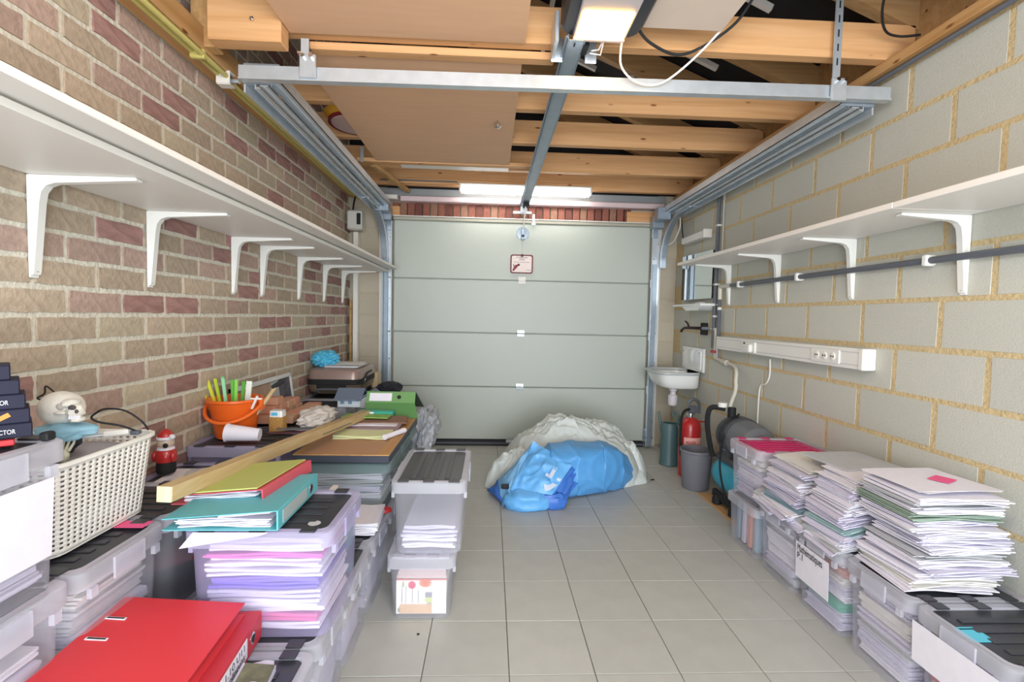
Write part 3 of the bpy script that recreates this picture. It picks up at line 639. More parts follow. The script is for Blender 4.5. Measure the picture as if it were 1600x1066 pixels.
part('lever', B().tube([(1.71, 4.15, 1.175), (1.708, 4.18, 1.21), (1.705, 4.22, 1.225)], .008, 8), mat('tap_dark', '#3a2a2a'), tp)
part('coupling', B().tube([(1.765, 4.0, 1.17), (1.765, 3.84, 1.172)], .013, 10), mat('coupling_grey', '#8e8fa0', .4), tp)
part('feed_pipe', B().tube([(1.765, 3.84, 1.172), (1.765, 3.77, 1.168), (1.765, 3.76, 1.15), (1.765, 3.76, .97), (1.765, 3.74, .945), (1.765, 3.62, .93)], .012, 10), mat('pipe_fitting', '#cfcabd'), tp)
fh = thing('flexible_hose', 'braided flexible hose running from wall pipe down to the pump', 'hose', (1.72, 3.5, .68))
part('coupling', B().tube([(1.765, 3.63, .93), (1.76, 3.55, .925)], .02, 10), mat('pipe_fitting', '#cfcabd'), fh)
part('hose', B().tube([(1.76, 3.55, .925), (1.745, 3.42, .92), (1.72, 3.33, .89), (1.70, 3.29, .83), (1.69, 3.27, .76), (1.64, 3.23, .67), (1.622, 3.2, .63)], .012, 10), M_rope, fh)

# ---------------------------------------------------------------- right side: can, extinguisher, bin, pump
wc = thing('watering_can', 'dark teal watering can on the floor under the washbasin', 'watering can', (1.545, 4.05, 0))
c = (1.545, 4.07, 0)
part('body', B().lathe([(.075, .002), (.08, .01), (.073, .03), (.072, .30), (.065, .345), (.058, .36), (.052, .352), (.06, .33), (.06, .08)], 24, c, cap1=True), M_can, wc)
part('handle', B().tube([(1.59, 4.03, .34), (1.60, 4.02, .42), (1.585, 4.03, .45), (1.56, 4.05, .44), (1.575, 4.03, .40), (1.605, 4.01, .36), (1.622, 4.0, .25)], .011, 8), M_can, wc)
part('spout', B().tube([(1.52, 4.13, .18), (1.50, 4.19, .36), (1.495, 4.21, .43)], .016, 8, r2=.01), M_can, wc)
fe = thing('fire_extinguisher', 'red fire extinguisher between watering can and grey bin', 'extinguisher', (1.60, 3.76, 0))
c = (1.60, 3.78, 0)
part('cylinder', B().lathe([(.078, .0), (.084, .01), (.084, .38), (.078, .42), (.055, .455), (.03, .47)], 28, c), M_fire, fe)
part('collar', B().lathe([(.03, .468), (.032, .475), (.03, .50), (.022, .505)], 16, c), M_chrome, fe)
part('valve', B().box(1.58, 1.64, 3.755, 3.80, .50, .56, .008), M_gpipe, fe)
part('lever', B().tube([(1.57, 3.775, .575), (1.60, 3.77, .61), (1.64, 3.77, .605), (1.665, 3.78, .57), (1.665, 3.78, .50)], .013, 8), M_gpipe, fe)
part('hose', B().tube([(1.58, 3.76, .535), (1.53, 3.74, .52), (1.505, 3.73, .45), (1.505, 3.73, .30), (1.51, 3.72, .18)], .011, 8), M_blackm, fe)
def wrap(cx, cy, r, a0, a1, z0, z1, n=10, t=.0012):
    b = B(); b.grid(lambda u, v: (cx+(r)*math.cos(a0+(a1-a0)*u), cy+(r)*math.sin(a0+(a1-a0)*u), z0+(z1-z0)*v), n, 1); return b
part('label_panel', wrap(1.60, 3.78, .0852, -2.5, -.75, .235, .32), mat('label_pink', '#eeb3ac', .5), fe)
part('label_panel', wrap(1.60, 3.78, .0852, -2.5, -.75, .03, .10), mat('label_pale', '#e6cfd2', .5), fe)
for k, zc in enumerate((.285, .26)): text('lettering', ('POUDRE', 'ABC')[k], .03, frame((1.575, 3.690, zc+.0), (1, -.0, 0), (0, 0, 1)), M_redd, fe, (.075, .04)[k])
part('safety_strap', B().box(1.64, 1.70, 3.72, 3.725, .44, .45), M_fire, fe)
wb = thing('waste_bin', 'small plain grey waste bin beside the pump', 'bin', (1.535, 3.48, 0))
c = (1.535, 3.50, 0)
part('body', B().lathe([(.09, .0), (.094, .004), (.112, .275), (.109, .275), (.091, .01), (.0, .009)], 28, c), M_bingrey, wb, ang=.9)
part('rim', B().lathe([(.112, .268), (.118, .274), (.118, .29), (.108, .29), (.108, .268)], 28, c, cap0=False, cap1=False), M_bingrey, wb)
single('cardboard_sheet', B().box(1.50, 1.78, 2.78, 3.37, .0, .012, .002), M_card, 'brown cardboard sheet on the floor under the pump', 'cardboard')
wp = thing('water_pump', 'water pump with turquoise tank and grey motor by the wall', 'pump', (1.62, 3.1, .012))
tx, tz, tr = 1.65, .205, .125
part('tank', B().lathe([(.02, 3.32), (.07, 3.31), (.105, 3.27), (tr, 3.20), (tr, 2.86), (.10, 2.80), (.05, 2.775)], 28, (0, 0, 0), Matrix(((1,0,0,tx),(0,0,1,0),(0,1,0,tz),(0,0,0,1)))), M_turq, wp)
part('saddle', B().box(tx-.10, tx+.10, 2.85, 3.24, .30, .345, .01), M_motord, wp)
part('foot_rail', B().box(tx-.12, tx-.09, 2.86, 3.22, .05, .10, .006), M_blackm, wp)
for y in (3.16, 2.94):
    for x in (tx-.11, tx+.08): part('foot', B().lathe([(.026, .0), (.032, .006), (.03, .04), (.02, .062)], 14, (x, y, .013)), M_blackm, wp)
My = Matrix(((1,0,0,0),(0,0,1,0),(0,1,0,0),(0,0,0,1)))
mc = (1.655, 0, .475)
part('pump_head', B().lathe([(.10, 3.21), (.125, 3.20), (.135, 3.16), (.135, 3.07), (.128, 3.06)], 32, (0, 0, 0), Matrix.Translation(mc) @ My), M_motord, wp)
part('motor', B().lathe([(.125, 3.06), (.122, 2.95), (.11, 2.89), (.075, 2.86), (.07, 2.80), (.02, 2.79)], 32, (0, 0, 0), Matrix.Translation(mc) @ My), M_motor, wp)
fan = B()
for k in range(20):
    a = 2*PI*k/20; fan.box(.03, .066, -.003, .003, -.006, .004, 0, Matrix.Translation((mc[0], 2.79, mc[2])) @ My @ Matrix.Rotation(a, 4, 'Z'))
part('fan_grille', fan, M_blackm, wp)
for k in range(16):
    a = 1.75+k*.11
    part('vent_slot', B().box(.131, .1365, -.004, .004, 3.09, 3.14, 0, Matrix.Translation(mc) @ My @ Matrix.Rotation(a, 4, 'Z')), M_blackm, wp)
part('pump_stand', B().box(1.56, 1.60, 3.08, 3.21, .32, .46, .01).box(1.60, 1.74, 3.02, 3.22, .34, .40, .01), M_motord, wp)
part('outlet', B().tube([(1.62, 3.17, .58), (1.62, 3.17, .66)], .026, 12), M_blackm, wp)
part('outlet_cap', B().tube([(1.58, 3.22, .655), (1.58, 3.22, .685)], .03, 14), M_plast, wp)
part('hose_tail', B().tube([(1.60, 3.22, .64), (1.53, 3.26, .645), (1.505, 3.27, .60), (1.505, 3.27, .50), (1.525, 3.25, .36), (1.54, 3.24, .31)], .017, 8), M_blackm, wp)
part('power_cord', B().tube([(1.66, 3.15, .62), (1.57, 3.1, .57), (1.51, 3.06, .46), (1.495, 3.05, .30), (1.505, 3.0, .15), (1.52, 2.93, .06)], .006, 8), M_blackm, wp)
part('name_badge', B().box(1.548, 1.551, 3.09, 3.13, .39, .45, .001), M_paperG, wp)

# ---------------------------------------------------------------- storage bins
def storage_bin(label, x0, x1, y0, y1, z0, h, lid=M_lidk, body=M_bin, rim=M_rim, group=None, near=True, taper=.022, lidz=-.012, ribs='x', simple=False):
    t = thing('storage_bin', label, 'storage box', ((x0+x1)/2, (y0+y1)/2, z0), group)
    k = taper; r = .035
    ri = [rrect(x0+k, x1-k, y0+k, y1-k, r, z0+.002), rrect(x0+k*.9, x1-k*.9, y0+k*.9, y1-k*.9, r, z0+.012), rrect(x0+.012, x1-.012, y0+.012, y1-.012, r, z0+h-.05)]
    part('tub', B().loft(ri, True, False), body, t, ang=1.0)
    part('rim', B().loft([rrect(x0+.012, x1-.012, y0+.012, y1-.012, r, z0+h-.05), rrect(x0, x1, y0, y1, r, z0+h-.046), rrect(x0, x1, y0, y1, r, z0+h-.004), rrect(x0+.004, x1-.004, y0+.004, y1-.004, r, z0+h), rrect(x0+.024, x1-.024, y0+.024, y1-.024, r-.01, z0+h), rrect(x0+.026, x1-.026, y0+.026, y1-.026, r-.01, z0+h-.012)], False, False), rim, t, ang=.7)
    if simple:
        part('lid', B().loft([rrect(x0+.025, x1-.025, y0+.025, y1-.025, .02, z0+h-.02), rrect(x0+.025, x1-.025, y0+.025, y1-.025, .02, z0+h-.006)]), lid, t); return t
    zl = z0+h+lidz
    ld = part('lid', B().loft([rrect(x0+.025, x1-.025, y0+.025, y1-.025, .022, zl-.006), rrect(x0+.025, x1-.025, y0+.025, y1-.025, .022, zl+.004), rrect(x0+.03, x1-.03, y0+.03, y1-.03, .02, zl+.006)]), lid, t)
    rb = B(); n = 4
    for i in range(n):
        if ribs == 'x':
            y = y0+.06+(y1-y0-.12)*(i+.5)/n; rb.box(x0+.07, x1-.07, y-.011, y+.011, zl+.005, zl+.010, .002)
        else:
            x = x0+.06+(x1-x0-.12)*(i+.5)/n; rb.box(x-.011, x+.011, y0+.06, y1-.06, zl+.005, zl+.010, .002)
    part('ribs', rb, lid, ld)
    for sy in (y0, y1):
        for i in range(3):
            x = x0+(x1-x0)*(i+.5)/3
            ya, yb = (sy-.001, sy+.034) if sy == y0 else (sy-.034, sy+.001)
            part('tab', B().box(x-.022, x+.022, ya, yb, z0+h-.001, z0+h+.004, .0015), lid, ld)
    for sx in (x0, x1):
        d = -1 if sx == x0 else 1; yc = (y0+y1)/2
        part('handle_flap', B().box(min(sx, sx+d*.006), max(sx, sx+d*.006), yc-.055, yc+.055, z0+h-.062, z0+h-.006, .002), rim, t)
        for yy in (y0+.035, y1-.055): part('rim_rib', B().box(min(sx-d*.012, sx), max(sx-d*.012, sx), yy, yy+.02, z0+h-.075, z0+h-.05), rim, t)
    return t
def sheets(w, l, th, n, seed, bend=0, jit=.012, rot=.06, taper=0):
    """n thin wads of paper laid on each other, about th thick in all, local coordinates, base at z=0"""
    rr = random.Random(seed); b = B(); t = th/n; ph = rr.uniform(0, 6)
    for k in range(n):
        a = rr.uniform(-rot, rot); dx, dy = rr.uniform(-jit, jit), rr.uniform(-jit, jit); ww = w*rr.uniform(.94, 1.0); ll = l*rr.uniform(.95, 1.0)
        nu, z0 = 6, k*t
        top, bot = [], []
        for vv in (-.5, .5):
            for i in range(nu+1):
                u = i/nu-.5; zc = bend*(4*u*u)*(-1)+.0025*math.sin(7*u+ph+k)*(1 if th > .012 else .3)
                x, y = u*ww, vv*ll; x, y = x*math.cos(a)-y*math.sin(a)+dx, x*math.sin(a)+y*math.cos(a)+dy
                bot.append((x, y, z0+zc)); top.append((x, y, z0+zc+t*.9))
        m = nu+1; v = bot+top; f = []
        for i in range(nu):
            f += [(i, m+i, m+i+1, i+1), (2*m+i, 2*m+i+1, 3*m+i+1, 3*m+i), (i, i+1, 2*m+i+1, 2*m+i), (m+i, 3*m+i, 3*m+i+1, m+i+1)]
        f += [(0, 2*m, 3*m, m), (nu, m+nu, 3*m+nu, 2*m+nu)]
        b.add(v, f)
    return b
def bundle(x, y, z, w, l, th, m, label, group, rz=0, rx=0, ry=0, n=None, seed=None, bend=0, jit=.012, name='paper_bundle', cat='papers', rot=.06):
    b = sheets(w, l, th, n or max(2, int(th/.004)), seed if seed is not None else R.randrange(9999), bend, jit, rot)
    me = b.mesh(name); me.materials.append(m); o = link(name, me, None, None, (x, y, z)); o.rotation_euler = (rx, ry, rz)
    return tag(o, label, cat, group)
def fill(t, x0, x1, y0, y1, z0, spec, where, inset=.033):
    """bundles inside a bin; spec = list of (thickness, material, own label or None)"""
    z = z0+.016; w, l = x1-x0-2*inset, y1-y0-2*inset
    for kk, (th, m, lb) in enumerate(spec):
        q = .012
        ww = w-R.uniform(0, .03); ll = l-R.uniform(0, .02)
        b = sheets(ww, ll, th, max(2, int(th/.007)), R.randrange(9999), 0, q*.5, .01)
        me = b.mesh('paper_bundle'); me.materials.append(m)
        o = link('paper_bundle', me, None, None, ((x0+x1)/2, (y0+y1)/2, z)); tag(o, lb or 'papers in %s, %s layer from the bottom' % (where, ('first', 'second', 'third', 'fourth', 'fifth', 'sixth', 'seventh', 'eighth', 'ninth', 'tenth', 'eleventh')[kk]), 'papers', None if lb else 'papers inside '+where); z += th+.003

# right row
RX0, RX1 = 1.37, 1.783
def rb_(label, y0, y1, h=.345, z0=0, **k): return storage_bin(label, RX0, RX1, y0, y1, z0, h, **k)
rb_('clear storage bin with black lid, cut off at the lower right picture corner', .845, 1.15)
b5 = rb_('clear storage bin with black lid and cyan note by the right wall', 1.16, 1.465)
b4 = rb_('clear storage bin of papers under the tall tidy paper pile', 1.475, 1.775)
b3 = rb_('clear storage bin labelled with handwritten Mathématiques sheet', 1.785, 2.078)
b2 = rb_('clear storage bin between the handwritten label bin and pink lid stack', 2.09, 2.388)
b1 = rb_('lower clear storage bin with blue grey card under the pink lidded one', 2.40, 2.71, .272, simple=True)
b1u = rb_('clear storage bin with hot pink lid next to the pump', 2.40, 2.71, .30, .272, lid=M_hot)
MP = (M_paper, M_paperL, M_paperC, M_paperG)
def mixfill(n, tot, extra=()):
    s = []
    for k in range(n): s.append([tot/n*R.uniform(.75, 1.2), R.choices(MP, (4, 4, 2, 2))[0], None])
    for pos, m, lb in extra: s[pos][1] = m; s[pos][2] = lb
    return [tuple(q) for q in s]
fill(b5, RX0, RX1, 1.16, 1.465, 0, mixfill(7, .22, [(3, M_rose, 'red folder among the papers in the cyan note bin')]), 'the bin with the cyan note')
fill(b4, RX0, RX1, 1.475, 1.775, 0, mixfill(9, .27), 'the bin under the tall pile')
fill(b3, RX0, RX1, 1.785, 2.078, 0, mixfill(8, .26, [(2, mat('mint_card', '#3fae90', .6), 'mint green folder inside the handwritten label bin'), (6, M_salm, 'salmon folder inside the handwritten label bin')]), 'the handwritten label bin')
fill(b2, RX0, RX1, 2.09, 2.388, 0, mixfill(7, .25), 'the bin behind the handwritten label')
fill(b1u, RX0, RX1, 2.40, 2.71, .272, mixfill(7, .215, [(6, M_paperC, None)]), 'the pink lidded bin')
for k, (y, m, lb) in enumerate(((2.46, M_bluec, 'blue grey card standing in the lower corner bin'), (2.52, M_salm, 'salmon card standing in the lower corner bin'), (2.58, M_paperL, 'lilac card standing in the lower corner bin'), (2.64, M_bluec, 'farther blue grey card standing in the lower corner bin'))):
    single('upright_card', B().box(1.42, 1.73, y, y+.03, .016, .235, .002), m, lb, 'card')
# the handwritten sheet, the white sheet and notes (each stuck to its bin: parts of it)
def tag_sheet(t, x, y0, y1, z0, z1, m=M_paper, sl=0, name='paper_label', lean=.006):
    b = B(); b.add([(x+lean, y0, z0), (x+lean, y1, z0), (x-.0, y1, z1), (x-.0, y0, z1), (x+lean+.001, y0, z0), (x+lean+.001, y1, z0), (x+.001, y1, z1), (x+.001, y0, z1)], [(0,1,2,3),(7,6,5,4),(0,4,5,1),(1,5,6,2),(2,6,7,3),(3,7,4,0)])
    return part(name, b, m, t, False)
p = tag_sheet(b3, 1.371, 1.855, 2.065, .115, .275)
text('lettering', 'Mathématiques', .045, frame((1.3695, 1.97, .25), (0, -1, 0), (0, 0, 1)), M_ink, p, .16)
text('lettering', 'P.1', .04, frame((1.3705, 2.03, .215), (0, -1, 0), (0, 0, 1)), M_ink, p, .035)
tag_sheet(b5, 1.3605, 1.19, 1.455, .17, .30)
part('note', B().box(1.385, 1.455, 1.285, 1.345, .340, .3415, 0).box(1.40, 1.45, 1.34, 1.352, .340, .3415), M_cyan, b5)

# paper piles on the right row
def nth(k): return ('bottom', 'second', 'third', 'fourth', 'fifth', 'sixth', 'seventh', 'eighth', 'ninth', 'tenth', 'eleventh', 'twelfth', 'thirteenth', 'fourteenth', 'fifteenth', 'sixteenth', 'seventeenth', 'eighteenth', 'nineteenth', 'twentieth')[k]
z = .353; k = 0
mats1 = [M_paper, M_paperC, M_paper, M_paperL, M_paper, M_paperG, M_paper, M_paperL, M_paper, M_paper, M_paperL, M_paperG, M_paper, M_paperG, M_paper, M_paperL, M_paper, M_paper]
while z < .675:
    th = R.uniform(.013, .025); wide = R.uniform(.285, .315)
    sh_ = .025 if .42 < z < .55 else 0
    m = mats1[k % len(mats1)]; lb = 'white paper wad in the tall pile by the right wall, %s from the bottom' % nth(k)
    if k == 0: lb = 'white paper wad at the very bottom of the tall pile by the right wall'
    if k == 11: m, lb = M_greenc, 'green grey exercise folder in the upper tall pile by the right wall'
    bundle(1.560+sh_+R.uniform(-.010, .010), 1.63+R.uniform(-.012, .012), z, wide, R.uniform(.235, .27), th, m, lb, 'papers of the tall pile', rz=R.uniform(-.07, .07), bend=R.uniform(.001, .006), jit=.008, rot=.06, n=max(3, int(th/.003)))
    z += th*1.05+.0015; k += 1
single('paper_sheet', sheets(.30, .25, .002, 2, 5, .004).xf(T(1.56, 1.635, z+.012, .08)), M_paper, 'top white sheet of the tall pile, carrying a pink note', 'paper')
single('pink_note', B().box(-.038, .038, -.03, .03, 0, .0012).xf(T(1.60, 1.63, z+.0165, .5)), M_postit, 'pink note on top of the tall paper pile', 'note')
for col, (yy, z1, dep) in enumerate(((1.905, .605, .25), (2.205, .575, .31))):
    z = .353; k = 0
    while z < z1:
        th = R.uniform(.014, .024); s = (z-.353)/(z1-.353)
        x = 1.505+s*.07+R.uniform(-.012, .012)
        m = R.choices(MP, (4, 6, 1, 1))[0]; lb = 'paper wad in the slumped pile, %s stack, %s up' % (('near', 'far')[col], nth(k))
        if col == 0 and k == 3: m, lb = mat('teal_grey', '#a3bfbf', .7), 'teal grey folder low in the near slumped stack'
        if col == 1 and k == 2: m, lb = M_bluec, 'blue grey folder low in the far slumped stack'
        bundle(x, yy+R.uniform(-.008, .008), z+.012, R.uniform(.29, .32), dep*R.uniform(.86, .95), th, m, lb, 'papers of the slumped pile', rz=R.uniform(-.08, .08), bend=.012+.012*(1-s), jit=.012, rot=.08, n=max(3, int(th/.003)))
        z += th*1.05+.001; k += 1
for k in range(9):      # wads sliding off toward the aisle, three leaning stacks
    q, lv = divmod(k, 3)
    bundle(1.425+.010*lv, 1.90+.20*q+.01*lv, .349+.019*lv, .15, .19, .012, (M_paperL, M_paper, M_paperG)[k % 3], 'papers sliding over the bin rims toward the aisle, %s group, %s layer' % (('near', 'middle', 'far')[q], ('lower', 'middle', 'upper')[lv]), 'papers sliding off the slumped pile', rz=.08*(lv-1), ry=-.20, bend=.012, jit=.010, rot=.10, n=4)
bundle(1.605, 2.06, .628, .29, .26, .010, M_paperG, 'broad pale folder lying on top of the slumped pile', None, rz=.1, bend=.004, jit=.004)

# ---------------------------------------------------------------- the tarpaulin heap
tb = thing('folded_tarpaulin', 'crumpled blue and grey white tarpaulin heap on the tiled floor', 'tarpaulin', (.65, 3.55, 0))
def crease(q, w=11):
    return max(0, 1-w*abs(noise.noise(q)))
def heap(cx, cy, rx, ry, hz, seed, amp, freq, n=64, pw=.55, skew=0):
    b = B()
    def fn(u, v):
        a = 2*PI*u; r = v
        e = 1+.07*math.sin(3*a+seed)+.05*math.sin(5*a+2*seed)
        x, y = math.cos(a)*r*e, math.sin(a)*r*e
        z = max(0, 1-r**2.2)**pw
        q = Vector((x*freq*1.3, y*freq, seed))
        n1 = 1-2*abs(noise.noise(q)); n2 = 1-2*abs(noise.noise(q*2.1+Vector((3, 1, 2)))); n3 = noise.noise(q*.6)
        k = min(1, (1-r)*5)
        z = z*(1+.22*n3)+amp*(n1*.6+n2*.35-.35)*k+(.045*crease(q*.9+Vector((7, 3, 1)))+.035*crease(Vector((q.x*1.7+q.y*.6, q.y*.9, seed+4)))-.04*crease(Vector((q.x*.8-q.y*.7, q.y*1.9, seed+9))))*k
        return (cx+x*rx+skew*z*hz, cy+y*ry+.02*n2*k, max(.0, z*hz)+.002)
    b.grid(fn, n, 44, closed_u=True); return b
wsht = heap(.66, 3.82, .56, .38, .42, 3.3, .11, 2.2, 150, .50)
part('white_sheet', wsht, M_sheet, tb, ang=1.2)
part('white_sheet', heap(.21, 3.50, .21, .13, .25, 5.1, .10, 1.8, 90, .6), M_sheet, tb, ang=1.2)
part('white_sheet', heap(1.08, 3.80, .17, .20, .27, 9.2, .10, 1.8, 90, .6), M_sheet, tb, ang=1.2)
part('white_sheet', heap(1.06, 3.66, .17, .12, .11, 11.4, .12, 1.8, 80, .6), M_sheet, tb, ang=1.2)
def roll(sec, nseg, seed, fold):
    """cloth roll lofted through sections (x, y centre, half depth, height), with long slanting folds"""
    def at_(t):
        t *= len(sec)-1; i = min(int(t), len(sec)-2); f = t-i; f = f*f*(3-2*f)
        return [a+(b_-a)*f for a, b_ in zip(sec[i], sec[i+1])]
    b = B(); n = 72
    def fn(u, v):
        x, cy, ry, h = at_(v); th = 2*PI*u
        c, s_ = math.cos(th), math.sin(th)
        c = math.copysign(abs(c)**.75, c); s_ = math.copysign(abs(s_)**.75, s_)
        q = Vector((v*4.2+u*2.2, u*5.0-v*1.5, seed)); r1 = 1-2*abs(noise.noise(q)); r2 = 1-2*abs(noise.noise(q*.55+Vector((4, 2, 7))))
        cr = crease(Vector((v*5+u*3, u*3.2-v*2, seed+3)), 9)-.9*crease(Vector((v*3.4-u*2.4, u*4+v*1.6, seed+8)), 8)
        k = 1+fold*(r1*.35+r2*.8-.5)+.05*cr
        return (x+.012*r1, cy-ry*c*k, max(.002, h*.5+h*.5*s_*k))
    b.grid(fn, n, nseg, closed_u=True); b.f.append(tuple(range(n-1, -1, -1))); b.f.append(tuple(n*nseg+i for i in range(n))); return b
part('blue_roll', roll(((.34, 3.36, .14, .22), (.42, 3.33, .18, .34), (.60, 3.38, .19, .365), (.80, 3.46, .18, .33), (.96, 3.55, .15, .27), (1.06, 3.62, .10, .17), (1.11, 3.65, .04, .08)), 110, 2.2, .20), M_blue, tb, ang=.7)
def patch(c, nu, nv, bulge, fold, seed, m, name, th=.008):
    A, Bq, C, D = [Vector(q) for q in c]; nrm = (Bq-A).cross(D-A).normalized()
    if nrm.y > 0: nrm = -nrm
    def fn(o):
        def g(u, v):
            p = A*(1-u)*(1-v)+Bq*u*(1-v)+C*u*v+D*(1-u)*v
            r1 = 1-2*abs(noise.noise(Vector((u*2.6+v*.8, v*1.8-u*.6, seed))))
            e = 16*u*(1-u)*v*(1-v)
            cr = crease(Vector((u*2.2+v, v*1.7-u, seed+2)), 7)-crease(Vector((u*1.5-v*1.6, v*1.2, seed+5)), 7)
            p = p+nrm*(bulge*e+fold*(r1-.4)+.010*cr*min(1, e*3)+o)
            return (p.x, p.y, max(.002, p.z))
        return g
    b = B(); b.grid(fn(0), nu, nv); b.grid(fn(-th), nu, nv)
    return part(name, b, m, tb, ang=.7)
patch(((.312, 3.335, .374), (.560, 3.19, .252), (.413, 3.055, .104), (.153, 3.11, .110)), 44, 36, .035, .028, 3.1, mat('light_blue_vinyl', '#68b1ee', .42, 0, .15, 14, .05), 'blue_flap')
part('blue_flap', blob((.265, 3.115, .052), (.150, .095, .072), 6, .12, 1.6, 4, True, .002, .8), mat('light_blue_vinyl', '#68b1ee'), tb, ang=.8)
patch(((.314, 3.345, .372), (.153, 3.115, .108), (.100, 3.075, .006), (.075, 3.30, .118)), 14, 14, .02, .012, 7.7, mat('pale_blue_vinyl', '#82bdec', .42, 0, .15, 14, .05), 'blue_flap')
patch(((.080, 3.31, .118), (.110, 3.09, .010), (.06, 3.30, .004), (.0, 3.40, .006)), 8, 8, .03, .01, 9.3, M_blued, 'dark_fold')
patch(((.415, 3.075, .100), (.585, 3.235, .262), (.620, 3.22, .15), (.500, 3.115, .02)), 10, 10, .01, .012, 11.3, M_blued, 'dark_fold')  # gap between flap and roll, its shade painted as deeper blue
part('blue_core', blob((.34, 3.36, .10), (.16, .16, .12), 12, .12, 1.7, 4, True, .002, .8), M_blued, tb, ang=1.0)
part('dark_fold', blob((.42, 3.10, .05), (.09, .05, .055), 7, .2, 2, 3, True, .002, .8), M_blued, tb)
def flap(u, v):
    A, Bq, C, D = [Vector(q) for q in ((.312, 3.335, .374), (.560, 3.19, .252), (.413, 3.055, .104), (.153, 3.11, .110))]; nrm = (Bq-A).cross(D-A).normalized()
    if nrm.y > 0: nrm = -nrm
    r1 = 1-2*abs(noise.noise(Vector((u*2.6+v*.8, v*1.8-u*.6, 3.1)))); p = A*(1-u)*(1-v)+Bq*u*(1-v)+C*u*v+D*(1-u)*v+nrm*(.035*16*u*(1-u)*v*(1-v)+.028*(r1-.4)); return tuple(p)
part('buckle', B().box(.092, .142, 3.12, 3.14, .115, .145, .006), M_blackm, tb)
def flap_pt(u, v, o=.006):
    p = flap(u, v); return (p[0], p[1]-o, p[2]+o*.5)
lg = B()
def fq(us): lg.add([flap_pt(u, v) for u, v in us], [tuple(range(len(us)))])
fq([(.70, .30), (.78, .30), (.80, .62), (.71, .62)]); fq([(.62, .52), (.98, .50), (.98, .58), (.62, .60)]); fq([(.63, .70), (.98, .68), (.90, .90), (.80, .95)])
part('printed_mark', lg, mat('print_white', '#c9d6ea', .5), tb, False)
for k, (x, y) in enumerate(((1.27, 3.66), (-.255, 1.845))):
    single('debris', B().box(-.018, .018, -.01, .01, 0, .004, .003).xf(T(x, y, .001, .5)) if k == 0 else B().box(-.005, .005, -.004, .004, 0, .003, .001).xf(T(x, y, .001)), M_blackm, ('dark scrap on the tiles right of the tarpaulin', 'tiny dark crumb on the tile before the leaflet bin')[k], 'debris')

# ---------------------------------------------------------------- left side bins
WX0, WX1, AX0, AX1 = -1.322, -.93, -.868, -.455
H = .31
def wb_(label, y0, y1, z0=H, h=H, **k): return storage_bin(label, WX0, WX1, y0, y1, z0, h, **k)
def ab_(label, y0, y1, z0=0, h=H, **k): return storage_bin(label, AX0, AX1, y0, y1, z0, h, **k)
WY = ((.80, 1.125), (1.135, 1.445), (1.455, 1.77), (1.78, 2.12), (2.16, 2.54), (2.55, 2.86), (2.87, 3.18), (3.19, 3.50), (3.51, 3.85), (3.86, 4.2))
floor_names = ('nearest the camera', 'second from the camera', 'third from the camera', 'fourth from the camera', 'fifth from the camera', 'sixth from the camera', 'seventh from the camera', 'third from the far end', 'second from the far end', 'at the far end')
for k, (y0, y1) in enumerate(WY):
    wb_('clear floor bin along the brick wall, '+floor_names[k], y0, y1, 0, simple=True)
w0 = wb_('clear bin under the big labelled bin at the left picture edge', *WY[0])
w1 = wb_('clear bin with black lid under the white woven basket', *WY[1])
w2 = wb_('clear bin holding dark fabrics behind the violet tinted bin', *WY[2])
w3 = wb_('clear bin under the santa figurine and loose papers', *WY[3], h=.275, body=M_binv, rim=M_rimv)
w4 = wb_('clear bin with black lid under the orange bucket', *WY[4], h=.33, body=M_binv, rim=M_rimv)
w5 = wb_('clear bin under the near end of the framed picture', *WY[5], simple=True)
w6 = wb_('clear bin under the cardboard blocks by the brick wall', *WY[6], simple=True)
w7 = wb_('clear bin between cardboard blocks and suitcase by the brick wall', *WY[7], simple=True)
w8 = wb_('clear bin under the near end of the suitcase', *WY[8], simple=True)
w9 = wb_('clear bin under the far end of the suitcase', *WY[9], simple=True)
big = wb_('big clear bin with blank white label at the left picture edge', WY[0][0], WY[0][1], .62, .325)
fill(w0, WX0, WX1, *WY[0], H, mixfill(6, .16, [(2, M_pink, 'pink card inside the bin under the big labelled bin')]), 'the bin under the big labelled bin')
fill(w1, WX0, WX1, *WY[1], H, mixfill(7, .22), 'the bin under the woven basket')
for k, (z, m) in enumerate(((.33, M_dark), (.40, M_maroon), (.47, M_dark))):
    single('folded_fabric', blob(((WX0+WX1)/2, (WY[2][0]+WY[2][1])/2, z+.045), (.172, .138, .05), k+3, .25, 2, 3), m, ('dark glittery fabric at the bottom of the fabric bin', 'maroon fabric in the middle of the fabric bin', 'dark glittery fabric on top in the fabric bin')[k], 'fabric')
fill(w3, WX0, WX1, *WY[3], H, mixfill(4, .13), 'the bin under the santa figurine')
fill(w4, WX0, WX1, *WY[4], H, mixfill(5, .16), 'the bin under the orange bucket')
fill(big, WX0, WX1, *WY[0], .62, mixfill(7, .15, [(2, M_bluec, 'blue grey folder inside the big labelled bin'), (4, M_salm, 'salmon folder inside the big labelled bin')]), 'the big labelled bin')
p = tag_sheet(big, WX1-.001+.004, .80, 1.075, .70, .872, lean=-.010)
text('lettering', 'a', .05, frame((WX1+.0055, .882, .79), (0, 1, 0), (0, 0, 1)), M_ink, p)
part('note', B().box(WX1-.11, WX1-.03, 1.385, 1.43, .6225, .6235).xf(T(0, 0, 0)), M_postit, w1)
part('note', B().box(WX1-.075, WX1-.03, .87, .95, .6225, .6235), M_postit, w0)

